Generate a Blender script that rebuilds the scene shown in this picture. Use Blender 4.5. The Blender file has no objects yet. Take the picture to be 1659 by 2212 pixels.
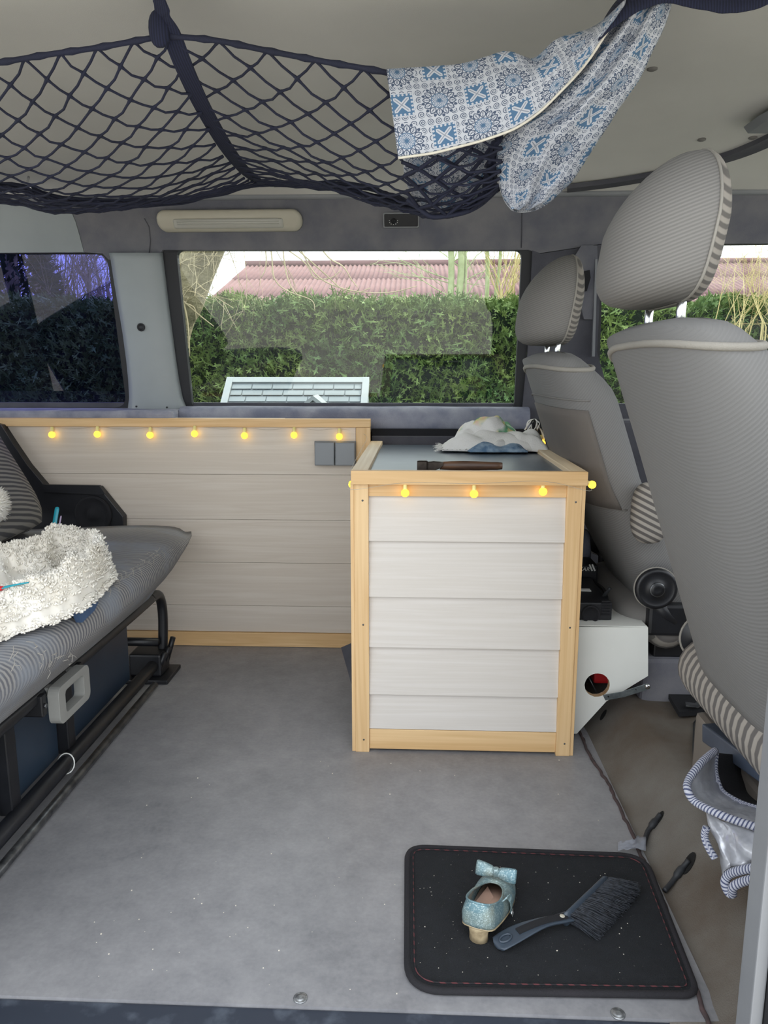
import bpy, bmesh, math, random
from mathutils import Vector, noise, Matrix
R = random.Random(7)
PI = math.pi
scene = bpy.context.scene
col = scene.collection

# ------------------------------------------------------------------ camera, sky, sun, exposure
F_PX, PITCH, YAW, CAM_H = 1640.0, math.radians(10.5), math.radians(2.5), 0.844
cam_data = bpy.data.cameras.new('camera')
cam = bpy.data.objects.new('camera', cam_data)
col.objects.link(cam)
cam.location = (0, 0, CAM_H)
cam.rotation_euler = (PI/2 - PITCH, 0, YAW)
cam_data.sensor_fit = 'VERTICAL'
cam_data.sensor_height = 36.0
cam_data.lens = F_PX/2212*36.0
cam_data.clip_start = 0.02
cam_data.clip_end = 200
scene.camera = cam

world = bpy.data.worlds.new('overcast_sky')
scene.world = world
world.use_nodes = True
bg = world.node_tree.nodes['Background']
bg.inputs[0].default_value = (0.90, 0.95, 1.0, 1)
bg.inputs[1].default_value = 1.5

sun_data = bpy.data.lights.new('sun', 'SUN')
sun_data.energy = 2.6
sun_data.angle = math.radians(8)
sun_data.color = (1.0, 0.93, 0.80)
sun = bpy.data.objects.new('sun', sun_data)
col.objects.link(sun)
sun.location = (4, 6, 8)
sun.rotation_euler = Vector((-0.75, -0.42, -0.95)).to_track_quat('-Z', 'Y').to_euler()

scene.view_settings.view_transform = 'Standard'
scene.view_settings.look = 'None'
scene.view_settings.gamma = 1
scene.view_settings.use_curve_mapping = False
scene.view_settings.exposure = 0.95

# ------------------------------------------------------------------ measuring helper: pixel of the 1659x2212 frame -> point on a plane
_cp, _sp, _cy, _sy = math.cos(PITCH), math.sin(PITCH), math.cos(YAW), math.sin(YAW)
FW = Vector((-_sy*_cp, _cy*_cp, -_sp)); RT = Vector((_cy, _sy, 0)); UP = Vector((-_sy*_sp, _cy*_sp, _cp))
def P(x, y, X=None, Y=None, Z=None):
    d = FW + RT*((x-829.5)/F_PX) + UP*((1106-y)/F_PX)
    if Y is not None: t = Y/d.y
    elif X is not None: t = X/d.x
    else: t = (Z-CAM_H)/d.z
    return Vector((d.x*t, d.y*t, CAM_H+d.z*t))
WALL = [(-1, 2.42), (0.73, 2.42), (1.195, 2.345), (1.33, 2.275), (2, 2.275)]
def wall_y(z):
    for (a, b), (c, d) in zip(WALL, WALL[1:]):
        if z <= c: return b + (d-b)*(z-a)/(c-a)
    return WALL[-1][1]
def PW(x, y, off=0.0):
    yy = 2.38
    for _ in range(12):
        p = P(x, y, Y=yy-off); yy = wall_y(p.z)
    return P(x, y, Y=yy-off)

# ------------------------------------------------------------------ materials
def S(r, g, b, a=1):
    f = lambda c: (c/255/12.92) if c/255 <= .04045 else ((c/255+.055)/1.055)**2.4
    return (f(r), f(g), f(b), 1)
class T:
    """small node-tree writer"""
    def __init__(s, name):
        s.m = bpy.data.materials.new(name); s.m.use_nodes = True
        s.nt = s.m.node_tree; s.nt.nodes.clear()
        s.out = s.nt.nodes.new('ShaderNodeOutputMaterial')
    def n(s, typ, props=None, **ins):
        nd = s.nt.nodes.new(typ)
        for k, v in (props or {}).items(): setattr(nd, k, v)
        for k, v in ins.items():
            key = int(k[1:]) if k[0] == '_' and k[1:].isdigit() else k.replace('_', ' ')
            s.set(nd.inputs[key], v)
        return nd
    def set(s, sock, v):
        if hasattr(v, 'is_linked') or isinstance(v, bpy.types.NodeSocket): s.nt.links.new(v, sock)
        else: sock.default_value = v
    def m2(s, op, a, b=0.0, c=None):
        nd = s.nt.nodes.new('ShaderNodeMath'); nd.operation = op
        s.set(nd.inputs[0], a); s.set(nd.inputs[1], b)
        if c is not None: s.set(nd.inputs[2], c)
        return nd.outputs[0]
    def mix(s, f, a, b):
        nd = s.nt.nodes.new('ShaderNodeMix'); nd.data_type = 'RGBA'
        s.set(nd.inputs[0], f); s.set(nd.inputs[6], a); s.set(nd.inputs[7], b)
        return nd.outputs[2]
    def coord(s, kind='Object', scale=(1,1,1), rot=(0,0,0), loc=(0,0,0)):
        tc = s.nt.nodes.new('ShaderNodeTexCoord'); mp = s.nt.nodes.new('ShaderNodeMapping')
        s.nt.links.new(tc.outputs[kind], mp.inputs[0])
        mp.inputs['Location'].default_value = loc; mp.inputs['Rotation'].default_value = rot; mp.inputs['Scale'].default_value = scale
        return mp.outputs[0]
    def noise(s, vec, scale, detail=3, rough=.55, dist=0):
        return s.n('ShaderNodeTexNoise', None, Vector=vec, Scale=scale, Detail=detail, Roughness=rough, Distortion=dist).outputs[0]
    def ramp(s, f, lo, hi):
        return s.n('ShaderNodeMapRange', None, Value=f, From_Min=lo, From_Max=hi).outputs[0]
    def bsdf(s, color, rough=.6, metal=0.0, bump=None, bstr=.3, bdist=.002, **extra):
        b = s.nt.nodes.new('ShaderNodeBsdfPrincipled')
        s.set(b.inputs['Base Color'], color); s.set(b.inputs['Roughness'], rough); s.set(b.inputs['Metallic'], metal)
        for k, v in extra.items(): s.set(b.inputs[k.replace('_', ' ')], v)
        if bump is not None:
            bp = s.n('ShaderNodeBump', None, Height=bump, Strength=bstr, Distance=bdist)
            s.nt.links.new(bp.outputs[0], b.inputs['Normal'])
        s.nt.links.new(b.outputs[0], s.out.inputs[0])
        return s.m
def pbr(name, c, c2=None, rough=.6, metal=0.0, nscale=6, bscale=None, bstr=.3, bdist=.002, detail=4, contrast=(.35,.65), **extra):
    t = T(name); v = t.coord()
    colr = c
    if c2 is not None: colr = t.mix(t.ramp(t.noise(v, nscale, detail), *contrast), c, c2)
    bump = t.noise(v, bscale, 2) if bscale else None
    return t.bsdf(colr, rough, metal, bump, bstr, bdist, **extra)
def wood(name, c1, c2, axis, across=26, along=1.3, rough=.55, fig=3.0):
    t = T(name); sc = [across]*3; sc[axis] = along
    v = t.coord('Object', tuple(sc))
    n1 = t.noise(v, 1.0, 3, .6, .6)
    rings = t.m2('FRACT', t.m2('MULTIPLY', n1, fig))
    rings = t.m2('ABSOLUTE', t.m2('SUBTRACT', rings, .5))
    fine = t.noise(t.coord('Object', tuple(x*(6 if i != axis else 3) for i, x in enumerate(sc))), 1.0, 2)
    f = t.m2('ADD', t.m2('MULTIPLY', rings, 1.3), t.m2('MULTIPLY', fine, .45))
    return t.bsdf(t.mix(t.ramp(f, .1, .95), c2, c1), rough, 0, f, .12, .0008)
def striped(name, c1, c2, period, rot=(0,0,0), soft=.25, wear=None, duty=0.0, rough=.95, warp=.6, bstr=.25, plain=None):
    """fabric with woven stripes"""
    t = T(name); v = t.coord('Object', (1,1,1), rot)
    w = t.n('ShaderNodeTexWave', {'wave_type': 'BANDS', 'bands_direction': 'X'}, Vector=v, Scale=.314/period, Distortion=warp, Detail=1.0)
    w.inputs['Detail Scale'].default_value = .5
    f = t.ramp(w.outputs[1], .5-soft+duty, .5+soft+duty)
    c = t.mix(f, c1, c2)
    if plain is not None:      # woven plain beyond a line across the piece
        sy_ = t.n('ShaderNodeSeparateXYZ', None, Vector=t.coord()).outputs
        c = t.mix(t.ramp(t.m2('ADD', sy_[1], t.m2('MULTIPLY', sy_[2], plain[3])), plain[1], plain[2]), c, plain[0])
    if wear is not None:
        c = t.mix(t.ramp(t.noise(t.coord(), 7, 4), .48, .66), c, wear)
    return t.bsdf(c, rough, 0, f, bstr, .0012)

M = {}
M['ceil'] = pbr('headliner_fabric', S(204,202,197), S(197,195,190), .95, nscale=3, bscale=700, bstr=.25, bdist=.001)
M['velour'] = pbr('grey_velour', S(96,97,106), S(118,117,121), .95, nscale=9, bscale=500, bstr=.3, detail=6)
M['velour_dark'] = pbr('dark_velour', S(70,70,78), S(88,88,94), .95, nscale=7, bscale=500, bstr=.3)
M['velour_blue'] = pbr('worn_sill_velour', S(112,116,134), S(150,152,164), .8, nscale=14, bscale=300, bstr=.3, detail=7)
M['pale_trim'] = pbr('pale_plastic_trim', S(150,156,158), S(143,149,151), .55, bscale=900, bstr=.15, bdist=.0005)
M['grey_trim'] = pbr('grey_plastic_trim', S(128,130,134), S(120,122,126), .5, bscale=900, bstr=.15, bdist=.0005)
M['rubber'] = pbr('black_rubber', S(30,31,36), S(36,36,40), .6)
M['black'] = pbr('black_paint', S(20,21,25), S(28,29,34), .42, nscale=20)
M['black_matte'] = pbr('black_matte', S(22,23,27), S(28,28,32), .9, bscale=400)
M['steel'] = pbr('worn_steel', S(120,122,124), S(70,72,76), .35, .8, nscale=40)
M['chrome'] = pbr('chrome', S(225,226,228), None, .18, 1.0)
M['nickel'] = pbr('dull_nickel', S(170,172,174), S(120,122,124), .45, .8, nscale=200)
M['navy_metal'] = pbr('navy_painted_steel', S(34,46,62), S(44,58,74), .38, nscale=5)
M['beige_plastic'] = pbr('beige_plastic', S(190,184,168), S(184,178,163), .45)
M['grey_plastic'] = pbr('grey_plastic', S(150,150,146), S(140,140,137), .5)
M['switch_grey'] = pbr('switch_grey', S(118,122,126), None, .35)
M['pine_x'] = wood('pine_along_x', S(226,192,144), S(204,164,112), 0)
M['pine_z'] = wood('pine_along_z', S(228,196,150), S(208,170,120), 2)
M['pine_y'] = wood('pine_along_y', S(228,208,176), S(210,182,144), 1)
M['plank'] = wood('white_wood_grain', S(212,206,200), S(203,196,188), 0, 60, 1.6, .5, 3.0)
M['plank_grey'] = wood('limed_wood_grain', S(210,200,188), S(198,186,172), 0, 40, 1.2, .5, 3.0)
M['white_board'] = pbr('white_melamine', S(226,227,222), S(216,217,212), .4, nscale=4)
M['raw_board'] = pbr('raw_chipboard', S(190,160,124), S(160,128,94), .9, nscale=60)
M['worktop'] = pbr('slate_laminate', S(66,76,86), S(84,94,104), .32, nscale=7, detail=6)
M['tuft'] = pbr('white_fleece', S(247,244,237), S(236,230,218), .95, nscale=8)
M['towel'] = None
M['shade_silver'] = pbr('silver_foil', S(206,208,214), S(178,180,188), .3, .45, nscale=30, bscale=45, bstr=.6, bdist=.004)
M['insole'] = pbr('pink_insole', S(214,178,160), S(196,158,138), .6)
M['carpet'] = pbr('worn_carpet', S(112,108,102), S(88,78,68), .98, nscale=5, bscale=420, bstr=.5, detail=6)
M['frayed'] = pbr('frayed_edge_crease_shade', S(78,62,62), S(58,50,50), .98, nscale=60)  # dark brown for the fray and, painted in, the shadow of the crease
M['seat_box'] = pbr('seat_box_grey', S(122,114,106), S(112,105,98), .7, nscale=6)
M['blue_plastic'] = pbr('dark_blue_plastic', S(78,88,104), S(62,70,86), .45, nscale=9)
M['galv'] = pbr('galvanised', S(128,136,138), S(98,106,110), .5, .5, nscale=60)
M['net'] = pbr('navy_cord', S(34,38,62), S(28,32,52), .8, bscale=900, bstr=.4)
M['webbing'] = striped('navy_webbing', S(36,41,66), S(27,30,50), .004, soft=.3)
M['teal'] = pbr('teal_plastic', S(30,150,168), None, .3)
M['mauve'] = pbr('mauve_plastic', S(190,170,200), None, .4)
M['red'] = pbr('red_plastic', S(190,24,30), None, .4)
M['white'] = pbr('white_plastic', S(232,232,228), None, .4)
M['hammer_wood'] = wood('dark_handle_wood', S(104,74,52), S(62,42,30), 0, 60, 6, .45)
M['hammer_iron'] = pbr('brown_iron', S(66,58,52), S(44,38,34), .4, .7, nscale=60)
M['brush_plastic'] = pbr('slate_brush_plastic', S(62,72,84), S(52,60,70), .38)
M['bristle'] = pbr('black_bristle', S(66,70,78), S(34,36,41), .6, nscale=160)
M['crumb'] = pbr('pale_crumbs', S(215,208,195), None, .9)
M['cable'] = pbr('black_cable', S(38,40,44), None, .6)
M['blue_patch'] = pbr('blue_patch', S(62,86,120), S(52,72,104), .9, nscale=30)
M['cream'] = pbr('cream_hem', S(222,216,202), S(206,200,186), .9, nscale=60)
M['piping'] = pbr('pale_piping', S(150,146,138), S(140,136,129), .9, bscale=600)
M['hole'] = pbr('dark_hole', S(14,13,13), None, .95)
# seat fabrics
M['arm_stripe'] = striped('striped_armrest', S(160,154,146), S(92,88,86), .013, (0,1.1,0), .16, warp=.4)
M['rim_stripe'] = striped('striped_rim', S(140,134,126), S(92,88,84), .010, (0,.9,.5), .2, warp=.5)
M['seat_twill'] = striped('grey_twill', S(110,109,108), S(126,125,124), .0048, (0,2.53,0.1), .3, rough=.95, warp=.2, plain=(S(117,116,115), -.20, -.10, .12))
M['seat_side'] = striped('striped_bolster', S(158,152,144), S(100,96,94), .023, (0,0,PI/2), .16, warp=.5)
M['seat_plain'] = pbr('seat_plain_grey', S(120,117,114), S(112,110,108), .95, bscale=800, bstr=.3)
M['panel_cloth'] = pbr('seat_panel_cloth', S(106,100,95), S(99,94,90), .95, bscale=800, bstr=.3)
M['headrest'] = striped('headrest_twill', S(111,109,106), S(126,123,120), .0046, (0,1.92,0.0), .35, rough=.95, warp=.2, plain=(S(117,115,112), -.06, .02, 0.0))
M['bench'] = striped('bench_stripe', S(146,144,142), S(98,98,104), .0085, (0.25,0,0.95), .25, wear=S(130,135,144), warp=1.6)
M['bench_back'] = striped('bench_back_stripe', S(134,131,126), S(74,74,76), .012, (0,-.5,0.15), .2, warp=.8)
# floor vinyl
t = T('grey_vinyl_floor'); v = t.coord()
a = t.noise(v, 2.6, 6, .6, .4); b = t.noise(v, 24, 5, .65); c = t.noise(v, 130, 2)
f = t.m2('ADD', t.m2('MULTIPLY', a, .55), t.m2('ADD', t.m2('MULTIPLY', b, .3), t.m2('MULTIPLY', c, .15)))
M['floor'] = t.bsdf(t.mix(t.ramp(f, .34, .66), S(114,114,118), S(156,155,157)), .45, 0, c, .1, .0004)
# mat pile
t = T('black_mat_pile'); v = t.coord()
f = t.ramp(t.noise(v, 340, 2), .72, .78)
M['mat'] = t.bsdf(t.mix(f, t.mix(t.noise(v, 60, 3), S(14,16,20), S(30,33,38)), S(120,116,112)), 1.0, 0, t.noise(v, 700, 2), .8, .003)
M['binding'] = pbr('black_binding', S(24,24,28), S(34,31,36), .9, bscale=600, bstr=.5)
t = T('red_stitching'); v = t.coord()
w = t.n('ShaderNodeTexWave', {'wave_type': 'BANDS', 'bands_direction': 'DIAGONAL'}, Vector=v, Scale=38.0)
M['stitch'] = t.bsdf(t.mix(t.ramp(w.outputs[1], .4, .6), S(30,28,32), S(92,48,52)), .9)
# glitter shoe
t = T('pale_blue_glitter'); v = t.coord()
f = t.ramp(t.noise(v, 420, 1), .5, .68)
M['glitter'] = t.bsdf(t.mix(f, t.mix(t.ramp(t.noise(v, 22, 2), .4, .65), S(104,136,146), S(150,158,146)), S(168,186,188)), .42, .3, t.noise(v, 500, 1), .5, .001)
M['heel'] = pbr('tan_heel', S(186,168,136), S(140,122,96), .4, nscale=60)
# towel: white with green, yellow and blue print
t = T('printed_towel'); v = t.coord()
n1 = t.noise(v, 9, 2); n2 = t.noise(t.coord('Object', (1,1,1), (0,0,0), (3,1,2)), 22, 2)
sep = t.n('ShaderNodeSeparateXYZ', None, Vector=v)
up = t.ramp(sep.outputs[2], .034, .046)
prn = t.m2('MULTIPLY', up, t.ramp(n1, .44, .5))
c1 = t.mix(t.ramp(n2, .44, .5), S(96,150,112), t.mix(t.ramp(n2, .56, .6), S(214,206,150), S(224,190,160)))
c2 = t.mix(prn, S(228,226,222), c1)
M['towel'] = t.bsdf(c2, .95, 0, t.noise(v, 300, 2), .5, .002)
M['towel_white'] = pbr('white_terry', S(232,230,226), S(222,220,214), .95, bscale=300, bstr=.5)
M['towel_blue'] = pbr('blue_cotton', S(84,112,140), S(150,170,186), .95, nscale=40)
# glass
def glass(name, tint, refl, rough=0.0):
    t = T(name)
    tr = t.n('ShaderNodeBsdfTransparent', None, Color=tint)
    gl = t.n('ShaderNodeBsdfGlossy', None, Color=(1,1,1,1), Roughness=rough)
    fr = t.n('ShaderNodeFresnel', None, IOR=1.5)
    fac = t.m2('MULTIPLY', fr.outputs[0], refl)
    mx = t.n('ShaderNodeMixShader', None, Fac=fac, _1=tr.outputs[0], _2=gl.outputs[0])
    t.nt.links.new(mx.outputs[0], t.out.inputs[0]); return t.m
M['glass'] = glass('window_glass', (.93,.96,.94,1), .75)
M['glass_tint'] = glass('tinted_glass', (.30,.31,.60,1), .6)
M['lens'] = pbr('frosted_lens', S(176,174,166), None, .3)
M['film'] = pbr('clear_plastic_film', S(170,174,186), None, .3, Alpha=.45)
t = T('lit_bulb'); e = t.n('ShaderNodeEmission', None, Color=(1.0,.57,.035,1), Strength=2.3)
t.nt.links.new(e.outputs[0], t.out.inputs[0]); M['bulb'] = t.m
M['bulb_neck'] = pbr('clear_yellow_neck', S(240,225,150), None, .3)
# printed cotton: flowers and squares in a chequer
def print_material():
    t = T('blue_mandala_print'); tc = t.nt.nodes.new('ShaderNodeTexCoord')
    sp = t.n('ShaderNodeSeparateXYZ', None, Vector=tc.outputs['UV'])
    K = 1/.054
    x, y = t.m2('MULTIPLY', sp.outputs[0], K), t.m2('MULTIPLY', sp.outputs[1], K)
    ix, iy = t.m2('FLOOR', x), t.m2('FLOOR', y)
    fx, fy = t.m2('SUBTRACT', t.m2('FRACT', x), .5), t.m2('SUBTRACT', t.m2('FRACT', y), .5)
    par = t.m2('FLOORED_MODULO', t.m2('ADD', ix, iy), 2.0)
    r = t.m2('SQRT', t.m2('ADD', t.m2('MULTIPLY', fx, fx), t.m2('MULTIPLY', fy, fy)))
    th = t.m2('ARCTAN2', fy, fx)
    lt = lambda a, b: t.m2('LESS_THAN', a, b)
    gt = lambda a, b: t.m2('GREATER_THAN', a, b)
    mul = lambda *a: a[0] if len(a) == 1 else t.m2('MULTIPLY', a[0], mul(*a[1:]))
    mx = lambda *a: a[0] if len(a) == 1 else t.m2('MAXIMUM', a[0], mx(*a[1:]))
    absv = lambda a: t.m2('ABSOLUTE', a)
    near = lambda a, b, w: lt(absv(t.m2('SUBTRACT', a, b)), w)
    # flower
    core = mul(lt(r, .10), gt(t.m2('ADD', t.m2('SINE', t.m2('MULTIPLY', th, 12.0)), t.m2('MULTIPLY', t.m2('SUBTRACT', .09, r), 25.0)), 0.0))
    dots = mul(lt(r, .21), gt(r, .10), gt(t.m2('MULTIPLY', t.m2('SINE', t.m2('MULTIPLY', th, 18.0)), t.m2('SINE', t.m2('MULTIPLY', r, 110.0))), .05))
    ring = near(r, .215, .012)
    k = t.m2('SUBTRACT', t.m2('FRACT', t.m2('ADD', t.m2('MULTIPLY', th, 12/(2*PI)), 6.25)), .5)
    ak = absv(k)
    q = t.m2('DIVIDE', t.m2('SUBTRACT', r, .22), .22)
    w = t.m2('MULTIPLY', t.m2('SINE', t.m2('MULTIPLY', t.m2('MINIMUM', t.m2('MAXIMUM', q, 0.0), 1.0), PI)), .44)
    inr = mul(gt(r, .22), lt(r, .45))
    petal = mul(inr, near(ak, w, .10))
    rib = mul(gt(r, .25), lt(r, .39), lt(ak, t.m2('ADD', .07, t.m2('MULTIPLY', t.m2('SINE', t.m2('MULTIPLY', r, 150.0)), .07))))
    leaf = mul(gt(r, .40), lt(r, .485), gt(ak, t.m2('ADD', .30, t.m2('MULTIPLY', absv(t.m2('SUBTRACT', r, .43)), 2.2))))
    # curls fill the ground between
    def curls(sc):
        gx, gy = t.m2('SUBTRACT', t.m2('FRACT', t.m2('MULTIPLY', x, sc)), .5), t.m2('SUBTRACT', t.m2('FRACT', t.m2('MULTIPLY', y, sc)), .5)
        rr = t.m2('SQRT', t.m2('ADD', t.m2('MULTIPLY', gx, gx), t.m2('MULTIPLY', gy, gy)))
        tt = t.m2('ARCTAN2', gy, gx)
        sw = t.m2('FRACT', t.m2('ADD', t.m2('MULTIPLY', rr, 4.6), t.m2('MULTIPLY', tt, 1/(2*PI))))
        return mul(lt(rr, .45), lt(sw, .45))
    cu = curls(4.6)
    flower = mx(core, dots, ring, petal, rib, leaf, mul(gt(r, .49), cu))
    # square
    m = t.m2('MAXIMUM', absv(fx), absv(fy))
    frame = mul(lt(m, .31), gt(m, .21))
    fdots = lt(t.m2('ADD', t.m2('COSINE', t.m2('MULTIPLY', fx, 2*PI*9)), t.m2('COSINE', t.m2('MULTIPLY', fy, 2*PI*9))), -.75)
    frame_ink = mul(frame, t.m2('SUBTRACT', 1.0, fdots))
    dgn = absv(t.m2('SUBTRACT', absv(fx), absv(fy)))
    star = mul(lt(m, .21), gt(dgn, .075))
    cross = mul(lt(m, .18), lt(dgn, .018))
    square_b = mx(frame_ink, star)
    square_o = mul(gt(m, .34), cu)
    ink = t.m2('ADD', mul(t.m2('SUBTRACT', 1.0, par), flower), mul(par, mx(square_o, mul(cross, .6))))
    blue = mul(par, square_b)
    coreblue = mul(t.m2('SUBTRACT', 1.0, par), mx(core, dots, ring))
    c0 = t.mix(ink, S(186,189,197), S(72,84,106))
    c0 = t.mix(coreblue, c0, S(74,104,134))
    c0 = t.mix(blue, c0, S(78,110,142))
    return t.bsdf(c0, .95, 0, t.noise(t.coord(), 500, 2), .2, .0008)
M['print'] = print_material()
# edge binding with slanted stripes, UV: u along, v around
t = T('ticking_binding'); tc = t.nt.nodes.new('ShaderNodeTexCoord')
sp = t.n('ShaderNodeSeparateXYZ', None, Vector=tc.outputs['UV'])
f = t.m2('FRACT', t.m2('ADD', t.m2('MULTIPLY', sp.outputs[0], 1/.0050), t.m2('MULTIPLY', sp.outputs[1], 2.0)))
M['ticking'] = t.bsdf(t.mix(t.m2('LESS_THAN', f, .42), S(176,178,188), S(74,80,108)), .9)
# outdoors
M['hedge'] = pbr('hedge_green', S(84,116,66), S(136,152,84), .7, nscale=3.2, detail=8, contrast=(.35,.7))
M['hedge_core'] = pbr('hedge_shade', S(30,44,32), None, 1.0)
M['conifer'] = pbr('conifer_green', S(48,66,50), S(60,80,58), .8)
M['bark'] = pbr('pale_bark', S(150,140,112), S(110,102,80), .9, nscale=12, bscale=30, bstr=.8, bdist=.02)
M['twig'] = pbr('pale_twigs', S(178,166,136), S(150,136,108), .9)
M['stem'] = pbr('green_stems', S(176,186,140), S(140,150,104), .8, nscale=10)
M['straw'] = pbr('straw_twigs', S(206,190,140), S(180,164,112), .9)
M['roof_red'] = pbr('weathered_red_roof', S(128,96,98), S(116,86,88), .9, nscale=3)
M['barn_wall'] = pbr('pale_render', S(190,186,178), None, .9)
M['play_white'] = pbr('white_resin', S(150,156,158), S(143,149,151), .5)
M['play_grey'] = pbr('pale_grey_resin', S(126,134,138), S(118,126,130), .55)
M['grass'] = pbr('grass', S(92,104,62), S(70,84,50), .95, nscale=8)
M['paver'] = pbr('concrete_paver', S(196,192,184), S(176,172,164), .9, nscale=5)
M['leaf'] = pbr('leaf_green', S(120,134,70), S(84,104,56), .7, nscale=2)
M['sill'] = pbr('scuffed_sill', S(44,50,62), S(96,104,116), .55, nscale=22, detail=8, contrast=(.52,.85))

# ------------------------------------------------------------------ object helpers
def wl(o):
    v = Vector((0,0,0))
    while o is not None: v = v + o.location; o = o.parent
    return v
def tag(o, label=None, cat=None, group=None, kind=None):
    for k, v in (('label', label), ('category', cat), ('group', group), ('kind', kind)):
        if v: o[k] = v
    return o
def thing(name, loc, label, cat, group=None, kind=None):
    o = bpy.data.objects.new(name, None); o.empty_display_size = .05; o.location = loc
    col.objects.link(o); return tag(o, label, cat, group, kind)
def mk(name, vs, fs, mat, parent=None, smooth=False, bevel=0, solid=0, sub=0, uvs=None, solid_off=0):
    vs = [Vector(v) for v in vs]
    if parent is None:
        lo = Vector([min(v[i] for v in vs) for i in range(3)]); hi = Vector([max(v[i] for v in vs) for i in range(3)])
        org = Vector(((lo.x+hi.x)/2, (lo.y+hi.y)/2, lo.z)); base = org
    else: base = wl(parent); org = Vector((0,0,0))
    me = bpy.data.meshes.new(name)
    me.from_pydata([tuple(v-base) for v in vs], [], fs)
    if uvs is not None:
        ul = me.uv_layers.new(name='UVMap')
        for lp in me.loops: ul.data[lp.index].uv = uvs[lp.vertex_index]
    bm = bmesh.new(); bm.from_mesh(me)
    if not solid: bmesh.ops.recalc_face_normals(bm, faces=bm.faces)
    if bevel: bmesh.ops.bevel(bm, geom=list(bm.edges), offset=bevel, segments=2, affect='EDGES', profile=.6)
    bm.to_mesh(me); bm.free()
    if smooth:
        for p in me.polygons: p.use_smooth = True
    if isinstance(mat, str): mat = M[mat]
    me.materials.append(mat)
    o = bpy.data.objects.new(name, me); o.location = org; col.objects.link(o)
    if parent is not None: o.parent = parent
    if solid:
        md = o.modifiers.new('solid', 'SOLIDIFY'); md.thickness = solid; md.offset = solid_off
    if sub:
        md = o.modifiers.new('sub', 'SUBSURF'); md.levels = sub; md.render_levels = sub
    return o
def boxg(lo, hi):
    (a,b,c), (d,e,f) = lo, hi
    return ([(a,b,c),(d,b,c),(d,e,c),(a,e,c),(a,b,f),(d,b,f),(d,e,f),(a,e,f)],
            [(0,3,2,1),(4,5,6,7),(0,1,5,4),(1,2,6,5),(2,3,7,6),(3,0,4,7)])
def box(name, lo, hi, mat, parent=None, bevel=0.0):
    return mk(name, *boxg(lo, hi), mat, parent, bevel=bevel)
def hexa(name, bot, top, mat, parent=None, bevel=0.0):
    return mk(name, list(bot)+list(top), [(0,3,2,1),(4,5,6,7),(0,1,5,4),(1,2,6,5),(2,3,7,6),(3,0,4,7)], mat, parent, bevel=bevel)
class G:
    """collects several solids into one mesh"""
    def __init__(s): s.v = []; s.f = []; s.uv = []
    def add(s, vs, fs, uv=None):
        n = len(s.v); s.v += [tuple(q) for q in vs]; s.f += [tuple(i+n for i in q) for q in fs]
        s.uv += uv if uv else [(0,0)]*len(vs)
    def build(s, name, mat, parent=None, **k): return mk(name, s.v, s.f, mat, parent, **k)
def tubeg(pts, r, seg=8, closed=False, cap=True):
    pts = [Vector(p) for p in pts]; n = len(pts)
    rr = list(r) if isinstance(r, (list, tuple)) else [r]*n
    vs, fs, uv = [], [], []
    prev = None; L = 0
    for i, p in enumerate(pts):
        if closed: d = pts[(i+1) % n]-pts[i-1]
        else: d = pts[min(i+1, n-1)]-pts[max(i-1, 0)]
        if d.length < 1e-9: d = Vector((0,0,1))
        d.normalize()
        if prev is None:
            u = d.orthogonal().normalized()
        else:
            u = prev - d*prev.dot(d)
            u = u.normalized() if u.length > 1e-6 else d.orthogonal().normalized()
        prev = u; w = d.cross(u)
        if i: L += (p-pts[i-1]).length
        for k in range(seg):
            a = 2*PI*k/seg
            vs.append(p + (u*math.cos(a)+w*math.sin(a))*rr[i]); uv.append((L, k/seg))
    m = n if closed else n-1
    for i in range(m):
        for k in range(seg):
            a, b = i*seg+k, i*seg+(k+1) % seg; j = ((i+1) % n)*seg
            fs.append((a, b, j+(k+1) % seg, j+k))
    if cap and not closed:
        fs.append(tuple(reversed(range(seg)))); fs.append(tuple((n-1)*seg+k for k in range(seg)))
    return vs, fs, uv
def tube(name, pts, r, mat, parent=None, seg=8, closed=False, cap=True):
    v, f, uv = tubeg(pts, r, seg, closed, cap); return mk(name, v, f, mat, parent, smooth=True, uvs=uv)
def spline(ctrl, n=8, closed=False):
    """Catmull-Rom through the control points"""
    c = [Vector(p) for p in ctrl]; out = []; m = len(c)
    rng = m if closed else m-1
    for i in range(rng):
        if closed: p0, p1, p2, p3 = c[i-1], c[i], c[(i+1) % m], c[(i+2) % m]
        else: p0, p1, p2, p3 = c[max(i-1,0)], c[i], c[i+1], c[min(i+2, m-1)]
        for k in range(n):
            t = k/n
            out.append(.5*((2*p1)+(p2-p0)*t+(2*p0-5*p1+4*p2-p3)*t*t+(3*p1-p0-3*p2+p3)*t**3))
    if not closed: out.append(c[-1])
    return out
def loftg(rings, closed=True, caps=True):
    n = len(rings[0]); vs = [p for r in rings for p in r]; fs = []
    for i in range(len(rings)-1):
        for k in range(n if closed else n-1):
            a, b = i*n+k, i*n+(k+1) % n
            fs.append((a, b, b+n, a+n))
    if caps and closed:
        fs.append(tuple(reversed(range(n)))); fs.append(tuple((len(rings)-1)*n+k for k in range(n)))
    return vs, fs
def loft(name, rings, mat, parent=None, closed=True, caps=True, smooth=True, **k):
    v, f = loftg(rings, closed, caps); return mk(name, v, f, mat, parent, smooth=smooth, **k)
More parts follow.
